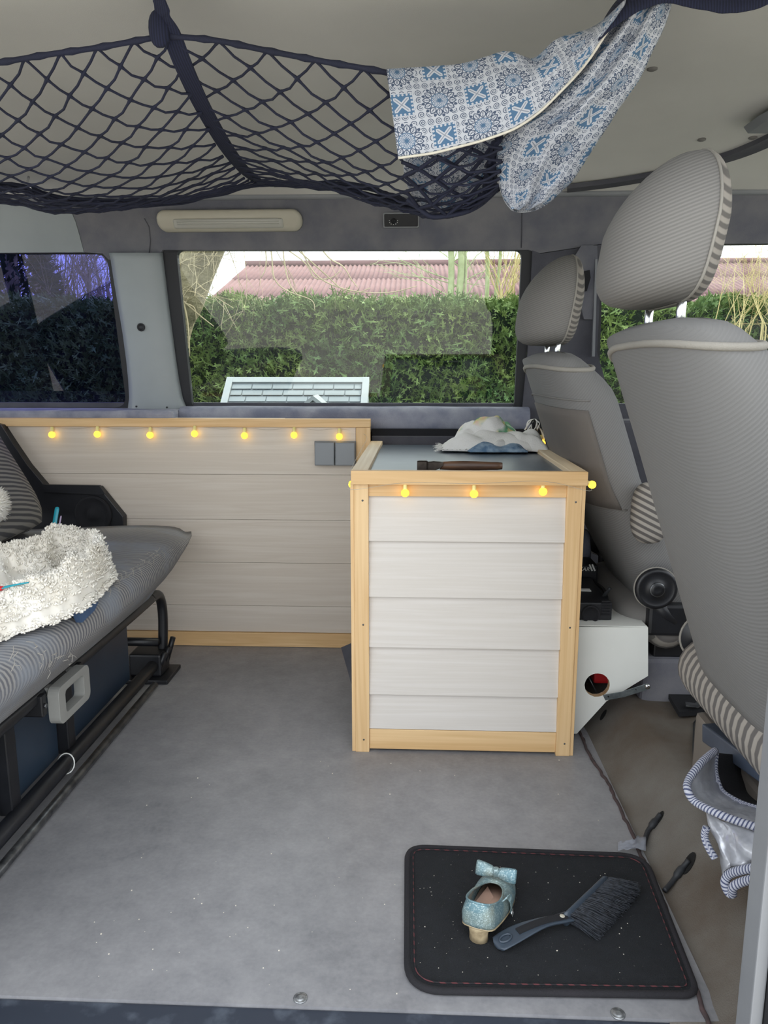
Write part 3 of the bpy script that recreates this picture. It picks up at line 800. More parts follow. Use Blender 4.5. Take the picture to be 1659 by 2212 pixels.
# ------------------------------------------------------------------ lamp and control on the header
lp = thing('ceiling_lamp', PW(498, 500, .013), 'long beige interior lamp with frosted lens above the middle window', 'lamp')
q = px_xz([(345,455),(652,455),(652,500),(345,500)], .014)
x0, x1, z0, z1 = min(p[0] for p in q), max(p[0] for p in q), min(p[1] for p in q), max(p[1] for p in q)
def dome(name, x0, x1, z0, z1, r, off, h, mat, parent):
    rings = []
    for s, d in ((0,0),(0,.35),(.12,.7),(.35,1.0)):
        rr = (z1-z0)/2*s; o_ = rrect(x0+rr, z0+rr, x1-rr, z1-rr, max(.002, r-rr), 6)
        rings.append([Vector((a, wall_y(b)-off-h*d, b)) for a, b in o_])
    return loft(name, rings, mat, parent)
dome('housing', x0, x1, z0, z1, (z1-z0)/2-.001, .0125, .028, 'beige_plastic', lp)
q = px_xz([(374,474),(612,474),(612,493),(374,493)], .035)
lx0, lx1, lz0, lz1 = q[0][0], q[1][0], q[2][1], q[0][1]
dome('lens', lx0, lx1, lz0, lz1, .006, .038, .008, 'lens', lp)
for k in range(3):
    zz = lz0+(lz1-lz0)*(.4+.25*k); tube('lens_rib', [(lx0+.012, wall_y(zz)-.0465, zz), (lx1-.012, wall_y(zz)-.0465, zz)], .0014, 'lens', lp, 6)
ct = thing('heater_control', PW(866, 490, .013), 'small black control plate with round dial above the window', 'control')
q = px_xz([(830,463),(903,463),(903,490),(830,490)], .014)
cxa, cxb, cza, czb = q[0][0], q[1][0], q[2][1], q[0][1]
plate('bezel', [rrect(cxa-.003, cza-.003, cxb+.003, czb+.003, .004), rrect(cxa, cza, cxb, czb, .003)], wallfn(.020), .008, 'grey_trim', ct)
plate('face', [rrect(cxa+.0005, cza+.0005, cxb-.0005, czb-.0005, .003)], wallfn(.017), .005, 'black', ct)
c = PW(850, 478, .019); 
for k in range(9):
    a = PI*.75+PI*1.5*k/8; lathe('dial_mark', [(.0011,0),(.0011,.0006),(.0004,.0008)], c+Vector((.012*math.cos(a), 0, .009*math.sin(a))), (0,-1,0), 'white', ct, 6)
lathe('dial', [(.007,0),(.007,.004),(.005,.006),(.001,.006)], c, (0,-1,0), 'black_matte', ct, 16)

# ------------------------------------------------------------------ rear bench
bn = thing('rear_bench', (-1.0, 1.5, 0), 'grey striped rear bench seat on a black tube frame', 'bench seat')
YB0, YB1 = .70, 2.125
rings = []
for i in range(31):
    s = i/30; y = YB0+(YB1-YB0)*s
    e = max(0, (y-1.86)/(YB1-1.86)); k = 1-.85*e**1.1     # far end thins out to a lip
    xn = -.626-.020*e**6+.006*math.sin(y*5); zt_ = .405-.006*e
    zb = .262+.105*e
    prof = [(-1.42, zt_-.02),(-1.20, zt_-.012),(-.95, zt_),(-.80, zt_+.006),(-.70, zt_+.002),(xn-.018, zt_-.012),(xn, zt_-.042*max(k,.25)),(xn-.006, zt_-.07*max(k,.3)),(xn-.035-.0*k, zt_-(zt_-zb)*.72),(-.700-.02*(1-k), zb),(-.80, zb-.004),(-1.42, zb-.004)]
    pp = spline([Vector((a, y, b)) for a, b in prof], 3, True)
    rings.append(pp)
loft('seat_cushion', rings, 'bench', bn)
# backrest
rings = []
for i in range(25):
    s = i/24; y = YB0+(2.075-YB0)*s
    e = max(0, (y-1.93)/(2.075-1.93)); k = .35+.65*math.sqrt(max(0, 1-e*e))
    cx_, dz_ = -1.16, 0
    prof = [(-1.045,.412),(-1.035,.47),(-1.085,.56),(-1.16,.68),(-1.25,.86),(-1.33,.90),(-1.40,.86),(-1.33,.66),(-1.25,.48),(-1.20,.412)]
    ctr = Vector((-1.215, y, .64))
    rings.append(spline([Vector((ctr.x+(a-ctr.x)*(.72+.28*k), y, ctr.z+(b-ctr.z)*(.9+.1*k)+(0 if b > .45 else .008))) for a, b in prof], 3, True))
loft('backrest', rings, 'bench_back', bn)
# torn patch on the front edge
pc = []
for px, py in ((165,1318),(213,1300),(205,1318),(178,1345)):
    pc.append(P(px, py, X=-.6175))
mk('torn_patch', [p+Vector((d,0,0)) for d in (0,-.012) for p in pc], [(0,1,2,3),(7,6,5,4),(0,4,5,1),(1,5,6,2),(2,6,7,3),(3,7,4,0)], 'blue_patch', bn)
# frame
xt = -.722
top = [(xt+.012, YB0, .244), (xt+.012, 1.80, .244), (xt+.012, 1.93, .245), (xt+.012, 1.985, .238), (xt+.010, 2.015, .205), (xt+.010, 2.02, .15), (xt+.006, 2.015, .06)]
tube('frame_tube', spline(top, 6), .0135, 'black', bn, 12)
tube('frame_tube', [(xt-.004, YB0, .042), (xt-.004, 1.5, .042), (xt-.004, 2.02, .042)], .0165, 'black', bn, 14)
tube('floor_rail', [(xt+.020, YB0, .012), (xt+.020, 1.90, .012)], .0095, 'steel', bn, 10)
for y0, y1 in ((YB0, 1.225), (1.262, 1.455), (1.492, 1.86)):
    hexa('storage_panel', [(xt-.040,y0,.045),(xt-.030,y0,.045),(xt-.030,y1,.045),(xt-.040,y1,.045)], [(xt-.040,y0,.258),(xt-.030,y0,.258),(xt-.030,y1,.258),(xt-.040,y1,.258)], 'navy_metal', bn, .002)
for yy in (1.245, 1.475):
    box('upright', (xt-.034, yy-.016, .045), (xt-.008, yy+.016, .258), 'black', bn, .003)
rib = [(xt-.02, YB0, .236), (xt-.02, 1.88, .236)]
tube('panel_ledge', rib, .008, 'navy_metal', bn, 8)
# pull handle: rounded square ring on two arms
hc = [P(x, y, X=-.672) for x, y in ((119,1478),(190,1440),(191,1508),(128,1567))]
y0, y1 = (hc[0].y+hc[3].y)/2, (hc[1].y+hc[2].y)/2; z0, z1 = (hc[2].z+hc[3].z)/2, (hc[0].z+hc[1].z)/2
hn = plate('pull_handle', [rrect(y0, z0, y1, z1, .016), rrect(y0+.027, z0+.015, y1-.027, z1-.015, .008)], lambda a, b, d: (-.668-d, a, b), .022, 'grey_plastic', bn, .004)
hn['label'] = 'grey plastic pull handle'
for yy in (y0+.012, y1-.034): box('handle_arm', (-.728, yy, z1-.022), (-.690, yy+.022, z1-.004), 'grey_plastic', hn, .003)
for yy in (y0-.020, y1+.002):
    br = box('handle_bracket', (xt-.012, yy, z1-.048), (-.690, yy+.018, z1-.006), 'black', bn, .003)
    lathe('bolt', [(.005,0),(.005,.003),(.002,.004)], (-.690, yy+.009, z1-.028), (1,0,0), 'steel', br, 8)
# cable tie on the tube
ct_ = [(xt-.004+.018*math.cos(a), 1.43+.006*math.sin(a*1.0), .040+.020*math.sin(a)) for a in [2*PI*k/20 for k in range(20)]]
tube('cable_tie', ct_, .0014, 'white', bn, 6, closed=True)
# hinge foot
box('hinge_foot', (xt-.10, 1.93, 0), (xt+.045, 2.05, .012), 'black', bn, .003)
box('hinge_block', (xt-.07, 1.955, .012), (xt+.020, 2.03, .075), 'black', bn, .006)
for yy in (1.965, 2.0, 2.04): tube('hinge_bolt', [(xt+.005, yy, .02), (xt+.028, yy+.004, .085+.01*math.sin(yy*50))], .008, 'black', bn, 8)
tube('cross_bar', [(xt+.005, 1.99, .10), (xt-.20, 1.99, .10)], .012, 'black', bn, 10)
# frayed threads
g = G()
for i in range(60):
    s = R.random(); px, py = (180+190*s, 1300-125*s) if i < 40 else (R.uniform(20,160), R.uniform(1395,1440))
    p = P(px+R.uniform(-6,6), py+R.uniform(-12,12), X=-.620)
    e = p+Vector((R.uniform(0,.012), R.uniform(-.02,.02), R.uniform(-.018,.008)))
    v, f, uv = tubeg([p, (p+e)/2+Vector((.004,0,.003)), e], .0006, 4); g.add(v, f)
o = g.build('frayed_threads', 'piping', bn); o['kind'] = 'stuff'

# ------------------------------------------------------------------ fleece blanket on the bench
fb = thing('fleece_blanket', (-.86, 1.45, .42), 'fluffy white fleece blanket heaped on the striped bench', 'blanket')
BL = [(-140,1170),(-40,1166),(40,1165),(95,1148),(140,1136),(185,1133),(222,1148),(240,1180),(243,1215),(232,1255),(205,1292),(160,1322),(100,1345),(40,1362),(-40,1392),(-140,1425)]
def ztop_b(x, y):
    return .408 if x < -.68 else .408-1.1*(x+.68)**2*8
bo2 = [P(x, y, Z=.415+.072*max(0, min(1, (1260-y)/110))) for x, y in BL]
ctr = Vector((sum(p.x for p in bo2)/len(bo2), sum(p.y for p in bo2)/len(bo2), .43))
loop = spline(bo2, 5, True); nl = len(loop); rows = []
def hgt(s, a):
    # s 0 centre .. 1 rim: hollow in the middle, padded roll near the rim
    roll_ = math.exp(-((s-.80)/.14)**2)*.060
    fold = .040*math.exp(-((s-.42)/.09)**2)*(.5+.5*math.sin(a*2+.6))
    return .006 + .012*(1-s) + roll_ + fold
NS = 40
for i in range(NS+1):
    s = i/NS; row = []
    for k in range(nl):
        a = 2*PI*k/nl; p = ctr+(loop[k]-ctr)*s*.985
        hh = hgt(s, a)*(1 if s < .97 else .5)
        q = Vector((p.x, p.y, .410+hh*(1.15+.65*nz(p.x*9, p.y*9, 2))))
        q += Vector((.006*nz(p.x*60, p.y*60, 1), .006*nz(p.x*60, p.y*60, 7), .010*nz(p.x*55, p.y*55, 3)))
        row.append(q)
    rows.append(row)
edge = [Vector((p.x, p.y, .412)) for p in rows[-1]]; rows.append(edge)
vs = [p for r in rows for p in r]; fs = []
for i in range(len(rows)-1):
    for k in range(nl): fs.append((i*nl+k, i*nl+(k+1) % nl, (i+1)*nl+(k+1) % nl, (i+1)*nl+k))
mk('fleece_body', vs, fs, 'tuft', fb, smooth=True)
g = G()
for i in range(17000):
    s = math.sqrt(R.random())*.99; k = R.randrange(nl); i0 = min(NS, int(s*NS)); fr = R.random()*.9 if (i % 9 == 0) else None
    p = (rows[NS][k].lerp(rows[NS+1][k], fr) if fr is not None else rows[i0][k])+Vector((R.uniform(-.006,.006), R.uniform(-.006,.006), -.003))
    d = Vector((R.gauss(0,.6), R.gauss(0,.6), 1 if fr is None else .2)) + (p-ctr).normalized()*(1.2 if (s > .9 or fr is not None) else 0); d.normalize()
    r = R.uniform(.0018,.0032); h = R.uniform(.004,.0085); u = d.orthogonal().normalized(); w_ = d.cross(u)
    mid = p+d*h*.6+u*R.uniform(-.002,.002)
    base = [p+(u*math.cos(a)+w_*math.sin(a))*r for a in (0,2.1,4.2)]; m3 = [mid+(u*math.cos(a)+w_*math.sin(a))*r*.95 for a in (0,2.1,4.2)]
    g.add(base+m3+[p+d*h], [(0,1,4,3),(1,2,5,4),(2,0,3,5),(3,4,6),(4,5,6),(5,3,6)])
o = g.build('fleece_tufts', 'tuft', fb, smooth=True); o['kind'] = 'stuff'
# corner of a second fleece on the backrest
g = G(); c0 = P(-25, 1092, X=-1.05)
g.add(*loftg(superell(c0, (.04,.055,.05), .9, .9, 10, 14)))
for i in range(500):
    a, b = R.uniform(0, 2*PI), math.acos(R.uniform(-1,1)); d = Vector((math.cos(a)*math.sin(b), math.sin(a)*math.sin(b), math.cos(b)))
    p = c0+Vector((d.x*.04, d.y*.055, d.z*.05)); u = d.orthogonal().normalized(); w_ = d.cross(u); r = .003
    g.add([p+(u*math.cos(t_)+w_*math.sin(t_))*r for t_ in (0,2.1,4.2)]+[p+d*.010], [(0,1,3),(1,2,3),(2,0,3)])
tag(g.build('fleece_pompom', 'tuft', smooth=True), 'fluffy white ball against the striped bench backrest at the left edge', 'pompom')
# nail file and thin stick poking out behind the blanket
for (a, b, r, m_, lab, nm) in (((124,1095),(112,1165),.0062,'teal','turquoise flat nail file stuck upright behind the fleece blanket','nail_file'), ((132,1114),(122,1165),.0022,'mauve','thin mauve stick beside the turquoise nail file','thin_stick')):
    p0, p1 = P(a[0], a[1], Y=1.93), P(b[0], b[1], Y=1.90); d = (p0-p1).normalized(); s = Vector((1,0,0)); s = (s-d*s.dot(d)).normalized(); n_ = d.cross(s)
    rings = [[p+s*r*w_*math.cos(t_)+n_*r*.35*w_*math.sin(t_) for t_ in [2*PI*j/12 for j in range(12)]] for p, w_ in ((p1,1),(p1+(p0-p1)*.5,1),(p1+(p0-p1)*.93,1),(p1+(p0-p1)*.98,.8),(p0,.3))]
    tag(loft(nm, rings, m_, None), lab, 'stick' if nm == 'thin_stick' else 'nail file')
c = P(2, 1276, Z=.478); tr = thing('red_trinket', c, 'tiny red trinket with turquoise cord lying on the fleece', 'trinket')
loft('bead', superell(c+Vector((-.004,0,.004)), (.010,.006,.004), .8, .8, 8, 10), 'red', tr)
tube('cord', spline([c+Vector(v) for v in ((0,.01,.004),(.02,.02,.006),(.036,.024,.008),(.02,.012,.007),(.004,-.004,.005))], 5), .0014, 'teal', tr, 6)
# ------------------------------------------------------------------ floor mat with shoe and brush
mt = thing('floor_mat', (.2, 1.06, 0), 'black carpet floor mat with bound edge and reddish stitching', 'mat')
mo = [(lambda q: (q.x, q.y))(P(x, y, Z=.008)) for x, y in ((880,1830),(1392,1847),(1508,2146),(880,2136))]
mo[0] = (mo[0][0], mo[0][1]+.004)
out = rpoly(mo, [.035,.045,.022,.05], 8)
def mat_z(a, b): return max(0.0, carpet_z(a, b)) if a > .36 else 0.0
plate('mat_pile', [out], lambda a, b, d: (a, b, mat_z(a, b)+.008-d), .007, 'mat', mt)
tube('edge_binding', [(a, b, mat_z(a, b)+.0055) for a, b in out], .0052, 'binding', mt, 8, closed=True)
cen = Vector((sum(p[0] for p in out)/len(out), sum(p[1] for p in out)/len(out)))
ins = []
for i in range(len(out)):
    p = Vector(out[i]); d = (Vector(out[(i+1) % len(out)])-Vector(out[i-1])); 
    nrm_ = Vector((-d.y, d.x)).normalized()
    if nrm_.dot(cen-p) < 0: nrm_ = -nrm_
    q = p+nrm_*.010; ins.append((q.x, q.y, mat_z(q.x, q.y)+.0092))
tube('stitching', ins, .0010, 'stitch', mt, 5, closed=True)
g = G()
for i in range(60):
    x, y = R.uniform(.01,.37), R.uniform(.93,1.19); s = R.uniform(.0003,.0008)
    z = mat_z(x, y)+.008; v, f = boxg((x-s, y-s*.6, z), (x+s, y+s, z+s)); g.add(v, f)
o = g.build('lint', 'crumb', mt); o['kind'] = 'stuff'

# child's heeled shoe
MZ = .0085
h0, toe = P(1026, 2046, Z=MZ), P(1085, 1905, Z=MZ)
ax = Vector((toe.x-h0.x, toe.y-h0.y, 0)).normalized(); sx_ = Vector((ax.y, -ax.x, 0))
sh = thing('heeled_shoe', (h0.x, h0.y, MZ), "child's pale blue glitter shoe with bow and tan heel on the black mat", 'shoe')
def SP(u, w, z): return Vector((h0.x, h0.y, MZ))+ax*u+sx_*w+Vector((0,0,z))
L = .168
def halfw(u):
    s = max(0, min(1, u/L))
    base = .0225*(1-s)+.029*s
    end = math.sqrt(max(0, 1-max(0, (s-.66)/.34)**2)); st = math.sqrt(max(0, 1-max(0, (.10-s)/.10)**2))
    return max(.002, (base+.003*math.sin(s*PI))*min(end, .35+.65*st))
def solez(u): s = u/L; return .030*max(0, 1-s/.62)**1.4*(1 if s < .62 else 0)+.002
outl = []
for k in range(40):
    a = 2*PI*k/40; uu = L/2-L/2*math.cos(a); outl.append((uu, halfw(uu)*(1 if math.sin(a) >= 0 else -1)*min(1, abs(math.sin(a))*3.2)))
opn = []
for k in range(40):
    a = 2*PI*k/40; uu = .056-.052*math.cos(a); opn.append((uu, (.0235+.003*math.cos(a*1))*sgp(math.sin(a), .7)))
rings = []
for s, hz_, bl in ((0,0,1.0),(.0,.004,1.06),(.08,.014,1.10),(.30,.024,1.06),(.75,.033,1.0),(1,.036,1.0)):
    rg = []
    for (u, w), (u2, w2) in zip(outl, opn):
        U = u+(u2-u)*s; Wd = (w+(w2-w)*s)*bl
        toe_k = max(0, (u-.09)/(L-.09)); hh = hz_*(1-.15*toe_k)+.006*math.sin(s*PI)*toe_k
        heel_k = max(0, 1-u/.07); hh += .004*heel_k*(hz_/.036)
        rg.append(SP(U, Wd, solez(U if s < .5 else U)+hh))
    rings.append(rg)
up = loft('upper', rings, 'glitter', sh, caps=False); md = up.modifiers.new('solid', 'SOLIDIFY'); md.thickness = .002; md.offset = -1
tube('rim_piping', rings[-1], .0016, 'glitter', sh, 6, closed=True)
sole = [SP(u, w*1.04, solez(u)) for u, w in outl]; sole2 = [SP(u, w*1.04, solez(u)-.002) for u, w in outl]
loft('sole', [sole2, sole], 'heel', sh)
ins_ = [SP(.004+(u-.004)*.96, w*.93, solez(u)+.004) for u, w in outl]; loft('insole', [[p-Vector((0,0,.002)) for p in ins_], ins_], 'insole', sh)
rings = []
for z, k_ in ((.031,.96),(.02,.80),(.010,.72),(0,.74)):
    rings.append([SP(.018+.017*k_*math.cos(a)+(.031-z)*.05, .0195*k_*math.sin(a), z) for a in [2*PI*j/14 for j in range(14)]])
loft('heel', rings, 'heel', sh)
bc = SP(.114, 0, .048)
bow = None
for sg_ in (-1, 1):
    rings = []
    for i, (u, hh, th) in enumerate(((0,.004,.004),(.008,.010,.005),(.020,.013,.005),(.030,.014,.004),(.033,.012,.002))):
        rings.append([bc+sx_*sg_*u+Vector((0,0,hh*math.sin(a)))*.8+ax*(th*math.cos(a)+.3*hh*math.sin(a)) for a in [2*PI*j/12 for j in range(12)]])
    loft('bow_loop', rings, 'glitter', sh)
loft('bow_knot', superell(bc, (.006,.006,.008), .7, .7, 8, 10), 'glitter', sh)
stp = spline([SP(.060,.024,.040), SP(.066,.034,.046), SP(.074,.036,.030), SP(.080,.034,.014)], 6)
v, f = ribbon(stp, .010, .0018, sx_); mk('strap', v, f, 'glitter', sh)
tube('buckle', [SP(.080+.006*math.cos(a), .036, .010+.006*math.sin(a)) for a in [2*PI*k/12 for k in range(12)]], .0009, 'chrome', sh, 5, closed=True)

# hand brush
a, b, c, d = P(1072,2045,Z=.014), P(1222,1990,Z=.018), P(1312,1903,Z=.02), P(1385,1922,Z=.012)
bd = P(1290,2032,Z=.010)
br = thing('hand_brush', (b.x, b.y, MZ), 'dark slate hand brush with long black bristles lying on the mat', 'brush')
pp = spline([a, a+(b-a)*.30+Vector((0,.004,.004)), a+(b-a)*.65+Vector((0,.003,.007)), b+Vector((-.006,-.002,.004)), b+Vector((.008,.006,.002))], 6)
hw = []
for i in range(len(pp)):
    s = i/(len(pp)-1); hw.append(.0125+.0035*math.sin(s*PI*2.2+.3)-.004*max(0, s-.75)*4)
rings = []
for i, p in enumerate(pp):
    t_ = (pp[min(i+1, len(pp)-1)]-pp[max(i-1, 0)]).normalized(); s_ = t_.cross(Vector((0,0,1))).normalized(); u_ = Vector((0,0,1))
    k_ = .55 if i in (0, len(pp)-1) else 1
    rings.append([p+s_*hw[i]*k_*math.cos(q)*1.0+u_*.0042*k_*math.sin(q)+u_*(.003*abs(math.cos(q))**3) for q in [2*PI*j/16 for j in range(16)]])
loft('handle', rings, 'brush_plastic', br)
# hanging hole rim and inner groove
hp_ = [pp[3]+(pp[4]-pp[3]).normalized()*.010*math.cos(q)+Vector((0,0,.0055))+((pp[4]-pp[3]).normalized().cross(Vector((0,0,1))))*.006*math.sin(q) for q in [2*PI*k/16 for k in range(16)]]
tube('hanging_hole', hp_, .0016, 'brush_plastic', br, 6, closed=True)
gl = [pp[i]+Vector((0,0,.0050)) for i in range(6, len(pp)-4)]
v, f = ribbon(gl, .011, .003); mk('grip_groove', v, f, 'black_matte', br)
lathe('maker_dot', [(.004,0),(.004,.0012),(.002,.0014)], pp[-7]+Vector((0,0,.0058)), (0,0,1), 'beige_plastic', br, 12)
# stock that holds the bristles
sp_ = [b+(c-b)*(k/12) for k in range(13)]; dirb = (d-c).normalized()
rings = []
for i, p in enumerate(sp_):
    k_ = .5 if i == 12 else 1
    rings.append([p+dirb*.006*k_*math.cos(q)+Vector((0,0,.012*k_*math.sin(q)))+Vector((0,0,.003)) for q in [2*PI*j/12 for j in range(12)]])
loft('stock', rings, 'brush_plastic', br)
g = G(); l0 = (bd-b).length; l1 = (d-c).length
for i in range(1500):
    s = R.random(); p = b+(c-b)*(.02+.96*s)+Vector((0,0,R.uniform(-.004,.010)))
    dr_ = ((bd-b).normalized()*(1-s)+(d-c).normalized()*s); dr_ = (dr_+Vector((R.gauss(0,.07), R.gauss(0,.07), R.gauss(0,.05)))).normalized()
    ln = (l0+(l1-l0)*s)*R.uniform(.86,1.04)
    e = p+dr_*ln; e.z = max(e.z, MZ+.001); m_ = p+dr_*ln*.5+Vector((0,0,.002)); m_.z = max(m_.z, MZ+.001)
    v, f, uv = tubeg([p, m_, e], [.0007,.0007,.0004], 3, cap=False); g.add(v, f)
o = g.build('bristles', 'bristle', br); o['kind'] = 'stuff'

# torn clear film by the mat's corner
rows = []
for i in range(9):
    row = []
    for k in range(11):
        q = P(1335+6.0*k, 1838-2.2*i-(12 if k > 6 else 0)*i/8, Z=.012); row.append((q.x, q.y, max(.012, mat_z(q.x, q.y)+.011)+.012*abs(nz(k*.9, i*.9, 4))))
    rows.append(row)
tag(sheet('plastic_film', rows, 'film', None, solid=.0004), 'crumpled scrap of clear plastic film at the mat corner', 'plastic film')

# ------------------------------------------------------------------ white board box behind the cabinet
YW = 1.66
wb = thing('white_box', (.44, YW, .02), 'white melamine box with a round sawn hole right of the cabinet', 'box')
out = px_y([(1205,1355),(1400,1355),(1400,1460),(1310,1515),(1246,1585),(1205,1585)], YW)
c = P(1290, 1480, Y=YW); rh = .0285
hole = [(c.x+rh*math.cos(2*PI*k/32)*(1+.03*nz(k*.8, 2)), c.z+rh*math.sin(2*PI*k/32)*(1+.03*nz(k*.8, 5))) for k in range(32)]
plate('front_board', [out, hole], XZ(YW), .016, 'white_board', wb)
rg = [[Vector((x, YW+yy, z)) for x, z in hole] for yy in (.0003, .0155)]
loft('sawn_edge', [[Vector((c.x+(p.x-c.x)*.998, p.y, c.z+(p.z-c.z)*.998)) for p in r_] for r_ in rg], 'raw_board', wb, caps=False)
tp = P(1400, 1355, Y=YW); xa = cx1+.010
box('top_board', (xa, YW+.016, tp.z-.018), (tp.x-.001, 2.02, tp.z-.001), 'raw_board', wb)
mk('top_face', *boxg((xa, YW+.002, tp.z), (tp.x-.002, 2.02, tp.z+.0015)), 'white_board', wb)
box('inner_back', (xa, 1.85, .06), (tp.x-.01, 1.86, tp.z-.02), 'black_matte', wb)
box('inner_side', (tp.x-.014, YW+.017, .165), (tp.x-.002, 1.85, tp.z-.02), 'white_board', wb)
q = P(1306, 1462, Y=1.76)
tag(box('red_canister', (q.x-.028, 1.75, q.z-.014), (q.x+.04, 1.80, q.z+.045), 'red', None, .006), 'dark red object seen through the round hole of the white box', 'canister')
tag(tube('grey_rod', [P(1268,1455,Y=1.72), P(1293,1505,Y=1.71)], .0016, 'steel', None, 6), 'thin grey rod seen inside the round hole', 'rod')

# perforated strap
sp0, sp1, sp2 = P(1305,1507,Y=1.645), P(1345,1500,Y=1.63), P(1402,1482,Y=1.61)
st = thing('metal_strap', sp0, 'galvanised perforated metal strap screwed below the white box', 'metal strap')
v, f = ribbon([sp0, sp1, (sp1+sp2)/2, sp2], .016, .002, Vector((0,1,.25))); mk('strip', v, f, 'galv', st, bevel=.0004)
for s_ in (.1, .45, .72):
    p = sp0+(sp2-sp0)*s_; lathe('strap_hole', [(.0026,0),(.0026,.0014),(.001,.0016)], p+Vector((0,-.0005,.001)), (0,-1,-.2), 'hole', st, 10)
lathe('screw_head', [(.006,0),(.006,.003),(.002,.005)], sp2+Vector((-.004,-.001,0)), (0,-1,-.2), 'chrome', st, 10)

# black electrical devices on the box
q0, q1 = P(1240,1352,Y=1.70), P(1325,1278,Y=1.70)
iv = thing('power_inverter', ((q0.x+q1.x)/2, 1.76, tp.z), 'black power inverter with round socket and vent slots on the white box', 'inverter')
zb_ = tp.z+.0017
zi = P(1300,1302,Y=1.70).z
box('casing', (xa, 1.70, zb_), (q1.x, 1.92, zi), 'black', iv, .004)
c = P(1275, 1326, Y=1.70)
lathe('round_socket', [(.021,0),(.021,.006),(.018,.008),(.016,.002),(.004,.001)], c, (0,-1,0), 'black_matte', iv, 24)
for k in range(6):
    zz = zb_+.012+k*.0065; box('vent_slat', (c.x+.024, 1.6965, zz), (q1.x-.006, 1.6998, zz+.003), 'black_matte', iv)
pt = P(1268,1290,Y=1.78)
box('sticker', (pt.x-.012, 1.79, zi+.0005), (pt.x+.012, 1.81, zi+.0015), 'white', iv)
b2z = P(1285,1215,Y=1.92).z
bt = thing('battery_box', (xa+.06, 1.98, tp.z), 'black box lettered CAR standing behind the inverter', 'battery')
box('casing', (xa, 1.925, zb_), (P(1292,1215,Y=1.93).x, 2.02, P(1285,1222,Y=1.925).z), 'black', bt, .004)
fc = bpy.data.curves.new('lettering', 'FONT'); fc.body = 'CAR'; fc.size = .0145; fc.extrude = .0004; fc.shear = .2
fo = bpy.data.objects.new('lettering', fc); col.objects.link(fo)
me = bpy.data.meshes.new_from_object(fo.evaluated_get(bpy.context.evaluated_depsgraph_get())); bpy.data.objects.remove(fo)
q = P(1249, 1233, Y=1.924)
fo = bpy.data.objects.new('lettering', me); col.objects.link(fo); fo.parent = bt; fo.location = q-Vector((0,.0008,0))-bt.location; fo.rotation_euler = (PI/2,0,0); me.materials.append(M['white'])
for k in range(2):
    s0 = P(1273+6*k, 1219, Y=1.924); s1 = P(1279+6*k, 1233, Y=1.924)
    v, f = ribbon([s0-Vector((0,.001,0)), s1-Vector((0,.001,0))], .004, .0008, Vector((0,1,0))); mk('logo_slash', v, f, 'white', bt)
q = P(1262,1180,Y=2.06)
rows_ = superell((q.x-.02, 2.09, q.z-.01), (.045,.05,.055), .7, .7, 10, 16, lambda v: v*(1+.12*nz(v.x*30, v.y*30, v.z*30)))
tag(loft('blue_bag', rows_, 'velour_blue'), 'grey blue bag stuffed behind the black boxes', 'bag')
cbl = spline([P(x, y, Y=yy) for x, y, yy in ((1290,1262,1.90),(1305,1275,1.85),(1312,1300,1.80),(1300,1295,1.76),(1318,1270,1.74))], 6)
tag(tube('power_cable', cbl, .004, 'cable', None, 8), 'thick black cable looping behind the inverter', 'cable')

